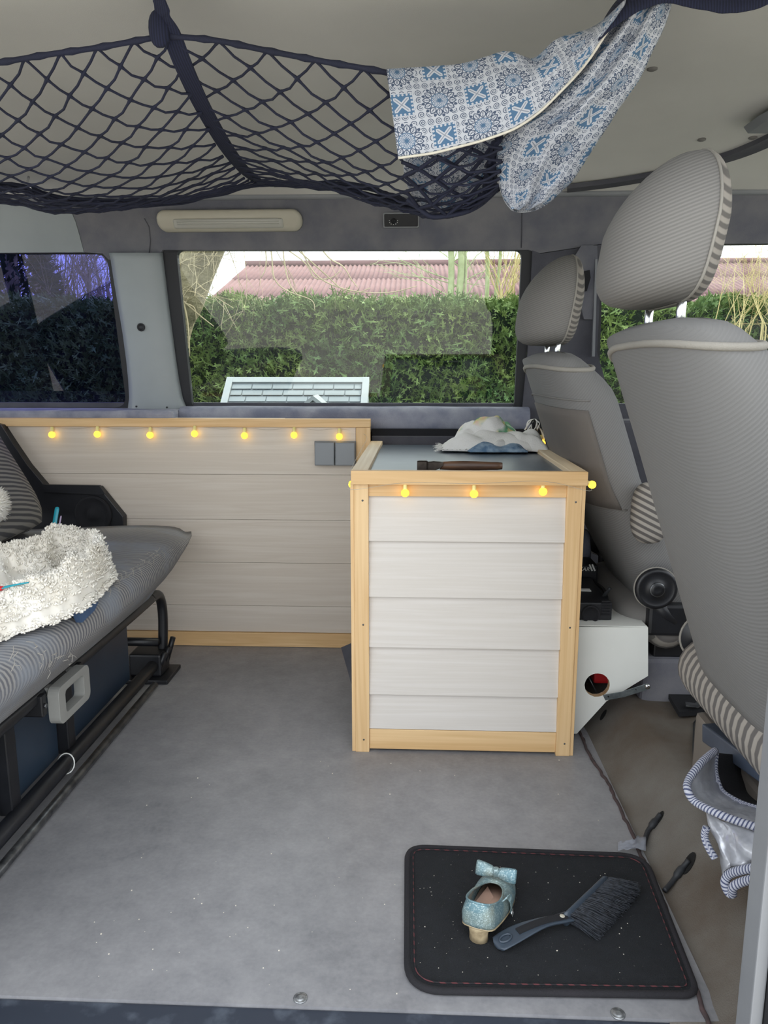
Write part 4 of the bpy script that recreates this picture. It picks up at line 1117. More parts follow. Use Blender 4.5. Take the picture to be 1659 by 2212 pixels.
# ------------------------------------------------------------------ front seats
def make_seat(dx, yc, dz, label, near):
    s = thing('front_seat', (.6+dx, yc, .06), label, 'car seat', 'front seats')
    HW = .238
    def rear(z): return .300+dx+(.92-z)*.335+(0 if near else max(0, .62-z)*.22)          # rear face of the backrest
    zb = .315+dz
    rings = []
    n = 48
    for i in range(27):
        t_ = i/26
        z = zb+(.903+dz-zb)*t_
        W = HW*(.90+.10*math.sin(min(1, t_*1.6)*PI/2)) if t_ < .8 else HW*(1-.10*((t_-.8)/.2)**2)
        th = (.150 if t_ < .86 else .150*(1-.35*((t_-.86)/.14)**1.5))
        cx_ = rear(z-dz)+th/2+.004
        def zf(x, y, zz, t_=t_): return zz-(.040 if y > yc else .014)*(abs(y-yc)/HW)**3.2*max(0, (t_-.5)/.5)**2
        rings.append([Vector((p.x+.030*(abs(p.y-yc)/HW)**4*(1 if p.x < cx_ else .3), p.y, p.z)) for p in superring(cx_, yc, th/2, W, z, .5, n, zf)])
    last = rings[-1]
    rings.append([Vector((sum(p.x for p in last)/n+(p.x-sum(q.x for q in last)/n)*.6, yc+(p.y-yc)*.93, p.z+.010)) for p in last])
    rings.append([Vector((sum(p.x for p in last)/n+(p.x-sum(q.x for q in last)/n)*.2, yc+(p.y-yc)*.85, p.z+.014)) for p in last])
    loft('backrest', rings, 'seat_twill', s)
    k0 = 24
    if not near:
        pr_ = [[Vector((sum(q.x for q in rings[i_])/n+(p.x-sum(q.x for q in rings[i_])/n)*1.02, yc+(p.y-yc)*1.008, p.z)) for p in rings[i_][int(n*.44):int(n*.74)]] for i_ in range(11, 22)]
        sheet('back_panel', pr_, 'panel_cloth', s, solid=.002)
        for lv in (22, 11):
            rr = [p+Vector((-.0015,0,0)) for p in rings[lv]]; k1 = n//4; tube('panel_seam', rr[k1+1:3*k1], .0022, 'seat_plain', s, 6)
    tube('backrest_piping', [p+Vector((0,0,.002)) for p in rings[k0+1]], .0055, 'piping', s, 8, closed=True)
    # headrest
    hz_ = 1.043+dz*1.2; hx = rear(hz_)+.118
    HH, HY, HD = .106, .142, .100
    def hlevel(t_):
        p = 4.5 if t_ < 0 else 2.1
        return max(.04, (1-abs(t_)**p)**(1/p))
    def hpt(t_, a, kx=1.0, ky=1.0):
        k_ = hlevel(t_); ty = 1.0-.16*max(0, t_); c__, s__ = sgp(math.cos(a), .85), sgp(math.sin(a), .80)
        x_ = HD*c__*k_*(1.0 if c__ < 0 else .40)*(1-.20*max(0, t_)); return Vector((hx+x_*kx+.16*HH*t_, yc+HY*s__*k_*ty*ky, hz_+HH*t_))
    lv = [-1,-.985,-.94,-.86,-.74,-.6,-.45,-.3,-.15,0,.15,.3,.45,.58,.7,.8,.88,.94,.98,1]
    hr = loft('headrest', [[hpt(t_, 2*PI*k/40) for k in range(40)] for t_ in lv], 'headrest', s)
    def hring(a0, k_):
        up_ = [hpt(t_, a0, 1, k_)+Vector((0,0,.0)) for t_ in lv]; dn_ = [hpt(t_, -a0, 1, k_) for t_ in reversed(lv)]
        return up_+dn_
    # broad striped band round the headrest's rim
    bandrows = [hring(a_, k_) for a_, k_ in ((1.50,1.006),(1.35,1.010),(1.15,1.012),(.95,1.012),(.80,1.008))]
    loft('headrest_band', [[p+Vector((.001,0,0)) for p in r_] for r_ in bandrows], 'rim_stripe', hr, caps=False)
    tube('headrest_piping', hring(1.50, 1.008), .0020, 'piping', hr, 6, closed=True)
    for sd in (-1, 1):
        yy = yc+sd*.075; z0 = .885+dz; z1 = hz_-.078
        tube('headrest_post', [(rear(.9)+.055, yy, z0-.02), (rear(z1)+.080, yy, z1+.02)], .0065, 'chrome', s, 12)
        lathe('post_collar', [(.013,0),(.013,.006),(.009,.009)], (rear(.9)+.056, yy, z0+.008), (0,0,1), 'black', s, 14)
    # cushion
    loft('seat_cushion', superell((.80+dx, yc, .292+dz), (.29,.245,.062), .55, .35, 16, 40), 'seat_plain', s)
    rl = []
    for i in range(21):
        y = yc-.245+.49*i/20; e = min(1, (.245-abs(y-yc))/.04); k_ = .45+.55*math.sqrt(max(0, 1-(1-e)**2))
        rl.append([Vector((.556+dx+(0 if near else .065)+.058*k_*math.cos(q), y, .292+dz+.060*k_*math.sin(q))) for q in [2*PI*j/20 for j in range(20)]])
    loft('cushion_roll', rl, 'seat_side', s)
    # recliner housings and base
    for sd in (-1, 1):
        c_ = Vector((.525+dx+(.03 if near else .052), yc+sd*(.238 if near else .252), .372+dz+(-.03 if near else .018)))
        rc = lathe('recliner', [(.047,0),(.047,.010),(.040,.016),(.038,.014),(.016,.016),(.013,.022),(.006,.020)], c_, (0,sd,0), 'black', s, 32)
        lathe('recliner_hub', [(.017,.0145),(.017,.018),(.012,.019),(.010,.014),(.004,.014)], c_, (0,sd,0), 'steel', rc, 16)
        tube('recliner_rim', [c_+Vector((.047*math.cos(q), sd*.002, .047*math.sin(q))) for q in [2*PI*j/32 for j in range(32)]], .0024, 'piping', rc, 6, closed=True)
        tube('recliner_arm', [c_+Vector((.0,-sd*.012,-.03)), c_+Vector((.035,-sd*.014,-.07)), c_+Vector((.075,-sd*.014,-.10))], [.020,.017,.012], 'black', s, 10)
        box('pivot_block', (c_.x-.01, min(c_.y, c_.y-sd*.03), c_.z-.115), (c_.x+.09, max(c_.y, c_.y-sd*.03), c_.z-.04), 'black', s, .008)
    rx_ = .60
    box('seat_rail', (rx_+dx, yc-.20, .205+dz), (1.05+dx, yc-.17, .235+dz), 'black', s, .004); box('seat_rail', (rx_+dx, yc+.17, .205+dz), (1.05+dx, yc+.20, .235+dz), 'black', s, .004)
    box('seat_box', ((.535 if near else .575)+dx, yc-.21, .052), (1.05+dx, yc+.21, .206+dz), 'seat_box' if near else 'velour', s, .012)
    return s
s1 = make_seat(0.0, 1.175, 0.0, 'grey fabric front seat nearest the viewer, large at the right edge', True)
s2 = make_seat(-.038, 1.93, -.026, 'grey fabric front seat farther away, behind the near one', False)
# far seat: cloth back panel, armrest, parcel strap
arm = superell(P(1404,1108,Y=1.665), (.040,.030,.068), .7, .7, 14, 22)
loft('armrest', arm, 'arm_stripe', s2)
# near seat: blue plastic side tray on the base, floor bracket
e0, e1, e2 = P(1516,1563,Y=1.32), P(1572,1559,Y=1.32), P(1662,1672,Y=1.02)
f0 = P(1516,1602,Y=1.32); f2 = P(1662,1706,Y=1.02); e3 = e2+Vector((.05,.0,.0))
sd_ = thing('side_tray', f0, 'dark blue plastic tray on the near seat base', 'tray')
mk('tray_body', [e0, e1, e3, e2, f0, f0+Vector((.05,0,0)), f2+Vector((.05,0,0)), f2], [(0,1,2,3),(7,6,5,4),(0,4,5,1),(1,5,6,2),(2,6,7,3),(3,7,4,0)], 'blue_plastic', sd_, bevel=.003)
gb = px_y([(1500,1568),(1520,1545),(1690,1545),(1690,1790),(1505,1668)], 1.33)
bk = thing('floor_bracket', P(1485,1540,Y=1.42), 'black floor bracket with bent metal tab beside the near seat', 'bracket')
q = [P(x, y, Z=.079) for x, y in ((1438,1500),(1500,1485),(1540,1500),(1520,1545),(1466,1548))]
mk('black_plate', q+[p+Vector((0,0,.012)) for p in q], [(4,3,2,1,0),(5,6,7,8,9)]+[(k, (k+1) % 5, 5+(k+1) % 5, 5+k) for k in range(5)], 'black_matte', bk)
tb = [P(1481,1521,Z=.100), P(1504,1524,Z=.100), P(1530,1512,Z=.112), P(1545,1500,Z=.132)]
v, f = ribbon(tb, .022, .003); mk('metal_tab', v, f, 'steel', bk, bevel=.0006)
sb2 = [carpet_pt(1499,1570,.004), carpet_pt(1497,1620,.004), carpet_pt(1500,1655,.004), carpet_pt(1502,1680,.004)]
tag(tube('thin_wire', spline([P(1512,1545,Z=.10), P(1500,1560,Z=.075)]+sb2, 5), .0016, 'cable', None, 6), 'thin dark wire running along the near seat base', 'wire')

# tassel hanging behind the far seat
ts = thing('tassel', P(1158, 950, Y=2.2), 'black and white fringed tassel in the corner behind the cabinet', 'tassel')
g = G(); c = P(1156, 906, Y=2.2); g2 = G()
for i in range(26):
    e = P(R.uniform(1132,1182), R.uniform(925,950), Y=2.2+R.uniform(-.02,.02)); m_ = (c+e)/2+Vector((R.uniform(-.01,.01), -.01, .008))
    v, f, uv = tubeg(spline([c, m_, e], 4), .0022, 5); (g if i % 2 else g2).add(v, f)
g.build('white_strands', 'towel_white', ts, smooth=True); g2.build('black_strands', 'black_matte', ts, smooth=True)

# ------------------------------------------------------------------ folded silver sunshade
ss = thing('silver_sunshade', P(1600, 1930, Y=.98), 'folded silver foil sunshade with blue striped binding under the near seat', 'sunshade')
def pxs(lst): return [P(x, y, Y=yy) for x, y, yy in lst]
oA = spline(pxs([(1545,1622,1.12),(1515,1648,1.08),(1488,1685,1.05),(1486,1708,1.03),(1502,1732,1.02),(1545,1755,.99),(1600,1776,.97),(1700,1806,.94)]), 6)
iA = spline(pxs([(1546,1626,1.13),(1544,1660,1.12),(1550,1690,1.10),(1562,1712,1.09),(1590,1730,1.07),(1620,1742,1.05),(1660,1752,1.03),(1710,1760,1.0)]), 6)
m_ = min(len(oA), len(iA))
rows = []
for i in range(9):
    s_ = i/8; rows.append([oA[k].lerp(iA[k], s_)+Vector((-.012*math.sin(PI*s_), -.018*math.sin(PI*s_), .004*nz(k*.4, s_*4)))*min(1, k/6) for k in range(m_)])
sheet('upper_fold', rows, 'shade_silver', ss, solid=.003)
tube('binding', oA, .0058, 'ticking', ss, 10); tube('binding', iA, .0048, 'ticking', ss, 10)
dk = [iA[k]+Vector((.07,.06,-.035)) for k in range(m_)]
sheet('dark_lining', [[iA[k].lerp(dk[k], s_/4) for k in range(m_)] for s_ in range(5)], 'black_matte', ss, solid=.002)
tB = spline(pxs([(1527,1752,1.04),(1560,1772,1.02),(1610,1790,.99),(1700,1810,.95)]), 6)
bB = spline(pxs([(1562,1888,.99),(1590,1872,.97),(1630,1862,.95),(1700,1850,.92)]), 6)
rows = []
for i in range(13):
    s_ = i/12; rows.append([tB[k].lerp(bB[k], s_)+Vector((.008*nz(k*.35, s_*3, 2), -.014*math.sin(PI*s_)+.010*nz(k*.3, s_*3, 8), 0)) for k in range(len(tB))])
sheet('lower_fold', rows, 'shade_silver', ss, solid=.004)
lB = spline(pxs([(1526,1787,1.0),(1522,1806,1.0),(1530,1830,.99),(1545,1855,.98)]), 6)
tube('binding', lB, .0052, 'ticking', ss, 10)
hB = spline(pxs([(1700,1862,.90),(1640,1873,.93),(1600,1880,.95),(1574,1890,.965),(1566,1908,.965),(1574,1928,.96),(1582,1930,.955),(1585,1915,.95),(1610,1903,.94),(1650,1895,.92),(1700,1888,.90)]), 6)
tube('binding', hB, .0062, 'ticking', ss, 10)
sheet('inner_fold', [[hB[k].lerp(hB[len(hB)-1-k], .1+.8*s_/4)+Vector((0,.012,0)) for k in range(len(hB)//2)] for s_ in range(5)], 'velour_dark', ss, solid=.002)
#==NET==
# ------------------------------------------------------------------ luggage net under the roof
nt = thing('luggage_net', (-.4, 1.65, 1.3), 'dark navy knotted luggage net slung under the ceiling', 'net')
def polyat(ctrl, n=40): 
    pts = spline(ctrl, n); L_ = [0]
    for a, b in zip(pts, pts[1:]): L_.append(L_[-1]+(b-a).length)
    def ev(s):
        d = s*L_[-1]
        lo, hi = 0, len(L_)-1
        while hi-lo > 1:
            md_ = (lo+hi)//2
            if L_[md_] <= d: lo = md_
            else: hi = md_
        k = (d-L_[lo])/max(1e-9, L_[hi]-L_[lo]); return pts[lo].lerp(pts[hi], k)
    return ev
YF, YR = 1.22, 2.10
fL = polyat([P(x, y, Y=YF) for x, y in ((-330,190),(-160,160),(0,135),(110,117),(210,103),(330,82),(368,78))])
fR = polyat([P(x, y, Y=YF) for x, y in ((368,78),(470,88),(580,110),(700,133),(835,157),(960,190),(1090,240))])
bL = polyat([P(x, y, Y=YR) for x, y in ((-330,390),(-160,395),(40,400),(120,425),(250,433),(400,428),(500,410),(562,398))])
bR = polyat([P(x, y, Y=yy) for x, y, yy in ((562,398,YR),(660,402,2.08),(760,412,2.0),(860,440,1.85),(935,466,1.65),(1010,452,1.5),(1075,405,1.4))])
def net_lobe(fe, be, sag, nu, nv, name, lean=0.0, r0=.0021, seedn=1):
    def S_(u, v):
        a, b = fe(u), be(u); p = a.lerp(b, v)
        sg_ = math.sin(PI*v**.85)*sag*(.30+.70*math.sin(PI*min(1, max(0, .08+.84*u)))**.8)
        p = p+Vector((lean*math.sin(PI*v), 0, -sg_)); p += Vector((.008*nz(u*7, v*7, seedn), 0, .006*nz(u*6, v*6, seedn+3)))*math.sin(PI*v)
        return p
    g = G()
    for i in range(nu+1):
        for j in range(nv):
            if (i+j) % 2: continue
            for di in (-1, 1):
                if not 0 <= i+di <= nu: continue
                p0, p1 = S_(i/nu, j/nv), S_((i+di)/nu, (j+1)/nv); m_ = (p0+p1)/2+Vector((R.uniform(-.003,.003), 0, -.003+R.uniform(-.002,.002)))
                v, f, uv = tubeg([p0, p0.lerp(m_, .35), m_, m_.lerp(p1, .65), p1], [r0*1.55, r0, r0, r0, r0*1.55], 5, cap=False); g.add(v, f)
    o = g.build(name, 'net', nt, smooth=True); o['kind'] = 'stuff'; return S_
SL = net_lobe(fL, bL, .118, 18, 28, 'net_mesh')
SR = net_lobe(fR, bR, .085, 14, 22, 'net_mesh', seedn=4)
for ev_, r in ((fL,.0042),(fR,.0042),(bL,.0050),(bR,.0055)):
    pts = [ev_(k/40) for k in range(41)]
    tube('edge_cord', pts, [r*(1.35 if k % 4 == 0 else 1) for k in range(41)], 'net', nt, 8)
# bunched lower edge at the back
for k_ in range(7):
    o_ = Vector((0, R.uniform(-.05,.02), R.uniform(-.022,.004)))
    tube('edge_cord', [bL(min(1, .2+.8*k/30))+o_*math.sin(PI*k/30)+Vector((0,0,.006*nz(k*.5, k_))) for k in range(31)], .0026, 'net', nt, 6)
for k_ in range(6):
    o_ = Vector((0, R.uniform(-.05,.02), R.uniform(-.012,.014)))
    tube('edge_cord', [bR(k/30)+o_*math.sin(PI*min(1, k/22))+Vector((0,0,.006*nz(k*.5, k_+9))) for k in range(31)], .0026, 'net', nt, 6)
# webbing strap from hook to rear
hk = P(342, -6, Y=1.20)
stp = spline([hk, P(352,30,Y=1.205), P(372,78,Y=1.22), P(400,150,Y=1.28), P(440,235,Y=1.40), P(490,320,Y=1.60), P(530,370,Y=1.85), P(566,398,Y=2.10)], 8)
v, f = ribbon(stp, .029, .003); mk('webbing_strap', v, f, 'webbing', nt)
pd = [[p+Vector((.012,-.002,0))*0 for p in ()]]
loft('strap_pad', superell(P(344,62,Y=1.215), (.016,.010,.026), .9, .9, 10, 16), 'webbing', nt)
tube('hook', [hk+Vector((-.006,0,.0)), hk+Vector((-.012,0,.012)), hk+Vector((-.010,0,.028)), hk+Vector((-.006,0,.045))], .004, 'chrome', nt, 8)
q = P(602,402,Y=2.11); tube('hook', [q+Vector((-.012,0,0)), q, q+Vector((.003,.006,.012)), q+Vector((.003,.012,.022))], .003, 'chrome', nt, 8)
q = P(62,400,Y=2.08); tube('hook', [q+Vector((.006,0,-.010)), q, q+Vector((-.005,.006,.012)), q+Vector((-.004,.012,.024))], .003, 'chrome', nt, 8)

# ------------------------------------------------------------------ printed curtain draped over the net
cu_ = thing('printed_curtain', P(1100, 300, Y=1.2), 'white cotton curtain with blue mandala print draped over the net', 'curtain')
tpx = [(835,150),(900,146),(960,142),(1010,136),(1050,122),(1085,113),(1125,117),(1160,120),(1200,92),(1250,66),(1300,45),(1345,8)]
bpx = [(860,342),(930,332),(990,318),(1045,303),(1090,287),(1130,268),(1170,238),(1205,205),(1240,168),(1275,125),(1305,80),(1348,14)]
te, be = polyat([P(x, y, Y=1.195) for x, y in tpx], 10), polyat([P(x, y, Y=1.185) for x, y in bpx], 10)
tq = spline([P(x, y, Y=1.195) for x, y in tpx], 8); bq = spline([P(x, y, Y=1.180) for x, y in bpx], 8)
rows = []
for i in range(17):
    v_ = i/16; row = []
    for k in range(len(tq)):
        p = tq[k].lerp(bq[k], v_); u_ = k/(len(tq)-1)
        fold = .010*math.sin(u_*24+v_*2)*max(0, min(1, (u_-.42)/.2))*(1-.6*v_)+.004*nz(u_*9, v_*3, 2)
        p = p+Vector((0, -.012*math.sin(PI*v_)*1.0+fold, 0)); row.append(p)
    rows.append(row)
# the flap turns back over the cord at the top
rows = [[p+Vector((0,.045,-.004)) for p in rows[0]], [p+Vector((0,.02,.004)) for p in rows[0]]]+rows
uv = []
Lk = [0]
for k in range(1, len(tq)): Lk.append(Lk[-1]+((rows[9][k]-rows[9][k-1]).length))
for i, r_ in enumerate(rows):
    for k in range(len(tq)): uv.append((Lk[k]*1.0+.012, (i-2)/16*.138+.02))
sheet('front_flap', rows, 'print', cu_, solid=.0012, uvs=uv)
tube('hem', [p+Vector((0,-.001,0)) for p in rows[-1]], [.0019]*(len(tq)), 'cream', cu_, 6)
lq = spline([P(x, y, Y=yy) for x, y, yy in ((1352,0,1.20),(1305,75,1.21),(1255,140,1.22),(1195,210,1.235),(1135,265,1.25),(1085,300,1.27),(1073,345,1.29),(1078,395,1.31),(1090,432,1.32),(1106,453,1.32))], 8)
rq = spline([P(x, y, Y=yy) for x, y, yy in ((1453,0,1.20),(1436,55,1.20),(1405,120,1.21),(1372,185,1.225),(1330,245,1.245),(1288,310,1.265),(1250,370,1.29),(1218,408,1.305),(1185,438,1.315),(1158,453,1.32))], 8)
rows = []
for k in range(len(lq)):
    row = []; s_ = k/(len(lq)-1)
    for i in range(29):
        u_ = i/28; p = lq[k].lerp(rq[k], u_); wd = (rq[k]-lq[k]).length
        bul = -.50*wd*math.sin(PI*u_)**.8*.55
        fo_ = (.010*math.sin(u_*15+s_*5)+.008*nz(u_*6, s_*8, 3)+.004*nz(u_*16, s_*18, 6))*math.sin(PI*u_)
        row.append(p+Vector((0, bul+fo_, .004*nz(u_*5, s_*9, 9))))
    rows.append(row)
uv = []
for k, r_ in enumerate(rows):
    for i in range(29): uv.append((i/28*.165+.004*k/10, k/(len(rows)-1)*.40+.01*nz(i*.2, k*.1)))
sheet('hanging_bundle', rows, 'print', cu_, solid=.0012, uvs=uv)
# back of the bundle closes it
rows_b = [[lq[k].lerp(rq[k], i/8)+Vector((0, .020*math.sin(PI*i/8)+.004, 0)) for i in range(9)] for k in range(len(lq))]
sheet('bundle_back', rows_b, 'print', cu_, solid=.001)
# cloth lying inside the net
tq2 = spline([P(x, y, Y=1.36) for x, y in ((872,330),(930,325),(1000,312),(1066,300))], 6)
bq2 = spline([P(x, y, Y=yy) for x, y, yy in ((905,440,1.50),(935,462,1.52),(1000,452,1.50),(1062,425,1.46))], 6)
rows = []
for i in range(13):
    v_ = i/12; rows.append([tq2[k].lerp(bq2[k], v_)+Vector((.010*math.sin(v_*PI)*((k/9)-1), .03*math.sin(PI*v_)*-.4+.008*nz(k*.4, v_*4), -.006*math.sin(PI*v_)+.008*nz(k*.5, v_*5, 7))) for k in range(len(tq2))])
sheet('netted_end', rows, 'print', cu_, solid=.0012)
# net strands in front of the netted end
g = G()
cage_t = [P(x, y, Y=1.30) for x, y in ((868,350),(905,345),(945,338),(985,330),(1020,322),(1048,312),(1068,305))]
cage_b = [P(x, y, Y=1.42) for x, y in ((880,430),(905,450),(932,468),(965,466),(1005,458),(1040,440),(1066,415))]
NV = 5
def cg(i, j):
    s_ = i/6; v_ = j/NV; p = cage_t[i].lerp(cage_b[i], v_); return p+Vector((0, -.012*math.sin(PI*v_), 0))
for i in range(7):
    for j in range(NV):
        for di in (-1, 1):
            if 0 <= i+di <= 6 and (i+j) % 2 == 0:
                v, f, uv_ = tubeg([cg(i, j), (cg(i, j)+cg(i+di, j+1))/2+Vector((0,-.002,0)), cg(i+di, j+1)], .0030, 6, cap=False); g.add(v, f)
o = g.build('net_mesh', 'net', nt, smooth=True); o['kind'] = 'stuff'
tube('edge_cord', spline(cage_b, 5), .0045, 'net', nt, 8)
gath = spline([P(x, y, Y=yy) for x, y, yy in ((1085,262,1.25),(1072,320,1.29),(1062,370,1.33),(1055,410,1.38),(1030,440,1.42))], 6)
for k_ in range(7): tube('edge_cord', [p+Vector((R.uniform(-.012,.012)*math.sin(PI*i/24), R.uniform(-.004,.006), R.uniform(-.006,.006))) for i, p in enumerate(gath)], .0036, 'net', nt, 6)
# dark rolled blind at the roof's front edge
rb = spline([P(x, y, Y=1.17) for x, y in ((1292,88),(1335,52),(1385,22),(1440,6),(1500,18),(1570,28),(1630,20),(1700,-8),(1800,-50))], 8)
rbt = spline([P(x, y, Y=1.22) for x, y in ((1295,60),(1330,5),(1380,-40),(1440,-60),(1500,-60),(1570,-60),(1630,-60),(1700,-80),(1800,-110))], 8)
rows = [[rb[k].lerp(rbt[k], i/6)+Vector((0,-.012*math.sin(PI*i/6)+.004*nz(k*.3, i),0)) for k in range(len(rb))] for i in range(7)]
tag(sheet('navy_drape', rows, 'webbing', None, solid=.002), 'navy fabric drape along the roof beside the printed curtain', 'drape')
# grab handle on the far right of the roof
gh = [ceil_pt(x, y, .012) for x, y in ((1606,262),(1640,236),(1700,205),(1790,180),(1830,215),(1700,262))]
c_ = sum(gh, Vector((0,0,0)))/6
vs_ = gh+[p+Vector((0,0,-.018))+(c_-p)*.12 for p in gh]
mk('sun_visor', vs_, [(5,4,3,2,1,0),(6,7,8,9,10,11)]+[(k, (k+1) % 6, 6+(k+1) % 6, 6+k) for k in range(6)], 'grey_trim', None, bevel=.002)
tag(bpy.data.objects['sun_visor'], 'grey roof fitting at the right edge of the ceiling', 'sun visor')
# ------------------------------------------------------------------ outdoors
GZ = -.52
grd = box('ground', (-30, -25, GZ-.1), (30, 45, GZ), 'grass'); tag(grd, kind='structure')
dw = box('ground_yard', (-9, -12, GZ), (9, 1.2, GZ+.01), 'paver'); tag(dw, kind='structure')  # unseen paving, made wide and pale to bounce light up to the ceiling
# hedge
hg = thing('hedge', (0, 5.9, GZ), 'dense clipped green conifer hedge outside the windows', 'hedge')
HX0, HX1, HY, HT = -6.0, 5.5, 5.5, 1.36
def htop(x): return HT+.07*nz(x*1.3, 2)+.05*nz(x*4, 7)
def hfront(x, z): return HY+.12*nz(x*1.1, z*1.1, 4)+.07*nz(x*3.5, z*3.5, 1)
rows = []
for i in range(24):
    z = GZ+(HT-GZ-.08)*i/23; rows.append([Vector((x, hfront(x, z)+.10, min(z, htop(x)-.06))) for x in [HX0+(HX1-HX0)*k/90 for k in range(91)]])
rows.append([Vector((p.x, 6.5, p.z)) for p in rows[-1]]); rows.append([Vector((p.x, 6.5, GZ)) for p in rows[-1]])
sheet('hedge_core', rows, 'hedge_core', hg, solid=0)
g = G()
for i in range(46000):
    x = R.uniform(HX0, HX1) if i % 3 == 0 else R.uniform(-3.2, 2.8)
    if R.random() < .22:
        z = htop(x)-.06+R.uniform(-.04,.03); y = R.uniform(hfront(x, HT), 6.3); d = Vector((R.gauss(0,.5), R.gauss(-.2,.5), 1.0))
        if R.random() < .12: d *= 1.8
    else:
        z = GZ+(htop(x)-GZ)*R.random(); y = hfront(x, z)+R.uniform(-.02,.10); d = Vector((R.gauss(0,.6), -1.0, R.gauss(.35,.6)))
    ln = R.uniform(.032,.072)*min(1.6, d.length); d.normalize(); p = Vector((x, y, z)); s_ = d.orthogonal().normalized()
    s_ = (Matrix.Rotation(R.uniform(0, 2*PI), 3, d) @ s_); w_ = R.uniform(.004,.009)
    t_ = d.cross(s_)*.03
    # a sprig: spine leaf with two side leaflets
    g.add([p-s_*w_, p+s_*w_, p+d*ln*.6+s_*w_*.9, p+d*ln, p+d*ln*.6-s_*w_*.9], [(0,1,2,3,4)])
    q = p+d*ln*.35
    g.add([q, q+s_*.022+d*.014, q+s_*.016+d*.024], [(0,1,2)]); g.add([q, q-s_*.022+d*.014, q-s_*.016+d*.024], [(0,1,2)])
me = bpy.data.meshes.new('foliage'); bs = hg.location
me.from_pydata([(a-bs.x, b-bs.y, c_-bs.z) for a, b, c_ in g.v], [], g.f); me.materials.append(M['hedge'])
o = bpy.data.objects.new('foliage', me); col.objects.link(o); o.parent = hg; o['kind'] = 'stuff'

# barn with corrugated roof
bn2 = thing('barn', (2.5, 11, GZ), 'barn with weathered red corrugated roof behind the hedge', 'building')
rx0 = P(535, 575, Y=12).x; rz = P(535, 575, Y=12).z; ez = rz-.306*3.2
per = .068; nx_ = int((9.5-rx0)/per*6)
xs = [rx0+(9.5-rx0)*k/nx_ for k in range(nx_+1)]
rows = [[Vector((x, 12-3.2*i/6, rz-(rz-ez)*i/6+.012*math.sin((x-rx0)/per*2*PI))) for x in xs] for i in range(7)]
for a_, b_ in ((0,2),(2,4),(4,6)):   # three courses of sheets, each lapping the next
    sheet('roof_sheet', [[p+Vector((0,0,.004*(6-b_)/2)) for p in rows[i]] for i in range(a_, b_+1)], 'roof_red', bn2, solid=.008)
sheet('roof_sheet', [[Vector((p.x, 12+(12-p.y), p.z-.002)) for p in r_] for r_ in rows], 'roof_red', bn2, solid=.008)
tube('ridge_cap', [(rx0-.03, 12, rz+.03), (9.5, 12, rz+.03)], .05, 'roof_red', bn2, 8)
box('barn_walls', (rx0+.15, 9.1, GZ), (9.3, 14.9, ez-.05), 'barn_wall', bn2)

# playhouse: shingled roof with little gable
pr0, pr1 = P(496, 818, Y=4.0), P(793, 818, Y=4.0); ZR = pr0.z
be_y = 3.55; sl_ = (ZR-P(484, 880, Y=3.83).z)/.17
ph = thing('playhouse', ((pr0.x+pr1.x)/2, 4.0, GZ), 'white plastic playhouse with shingled roof outside the middle window', 'playhouse')
def RF(x, d, up=0.0):   # point on the front roof slope, d metres of run below the ridge
    return Vector((x, 4.0-d-up*.65, ZR-d*sl_+up*.75))
def slab(name, x0, x1, d0, d1, u0, u1, mat, parent, x0b=None, x1b=None, th=.006):
    x0b = x0 if x0b is None else x0b; x1b = x1 if x1b is None else x1b
    t4 = [RF(x0b, d1, u1), RF(x1b, d1, u1), RF(x1, d0, u0), RF(x0, d0, u0)]
    b4 = [RF(x0b, d1, u1-th), RF(x1b, d1, u1-th), RF(x1, d0, u0-th), RF(x0, d0, u0-th)]
    return hexa(name, b4, t4, mat, parent)
slab('roof_panel', pr0.x, pr1.x, 0, .46, 0, 0, 'play_grey', ph, th=.03)
slab('ridge_border', pr0.x, pr1.x, 0, .030, .012, .012, 'play_white', ph, th=.02)
slab('edge_border', pr0.x-.012, pr0.x+.022, 0, .46, .013, .013, 'play_white', ph, th=.03); slab('edge_border', pr1.x-.022, pr1.x+.012, 0, .46, .013, .013, 'play_white', ph, th=.03)
for r_ in range(11):
    d0 = .032+.037*r_; off = (.0, .045, .02, .06)[r_ % 4]
    x = pr0.x+.024-off
    while x < pr1.x-.024:
        xa_, xb_ = max(x, pr0.x+.024), min(x+.104, pr1.x-.024)
        if xb_-xa_ > .012: slab('shingle', xa_+.002, xb_-.002, d0+.001, d0+.0350, .002, .008, 'play_grey', ph, th=.004)
        x += .106
hexa('rear_roof', [(pr0.x,4.0,ZR-.03),(pr1.x,4.0,ZR-.03),(pr1.x,4.42,ZR-.42*sl_-.03),(pr0.x,4.42,ZR-.42*sl_-.03)], [(pr0.x,4.0,ZR),(pr1.x,4.0,ZR),(pr1.x,4.42,ZR-.42*sl_),(pr0.x,4.42,ZR-.42*sl_)], 'play_grey', ph)
box('house_walls', (pr0.x+.06, 3.66, GZ), (pr1.x-.06, 4.34, ZR-.36*sl_), 'play_white', ph)
ga = P(678, 854, Y=3.74); gw = .14
for sd in (-1, 1):
    t4 = [(ga.x, 3.70, ga.z), (ga.x+sd*gw, 3.70, ga.z-gw*.78), (ga.x+sd*gw, 3.95, ga.z-gw*.78), (ga.x, 3.95, ga.z)]
    hexa('gable_roof', [(a, b, c_-.022) for a, b, c_ in t4], t4, 'play_white', ph)
mk('gable_front', [(ga.x,3.715,ga.z-.024),(ga.x-gw*.85,3.715,ga.z-.025-gw*.7),(ga.x+gw*.85,3.715,ga.z-.025-gw*.7),(ga.x,3.735,ga.z-.024),(ga.x-gw*.85,3.735,ga.z-.025-gw*.7),(ga.x+gw*.85,3.735,ga.z-.025-gw*.7)], [(0,1,2),(5,4,3),(0,3,4,1),(1,4,5,2),(2,5,3,0)], 'play_grey', ph)

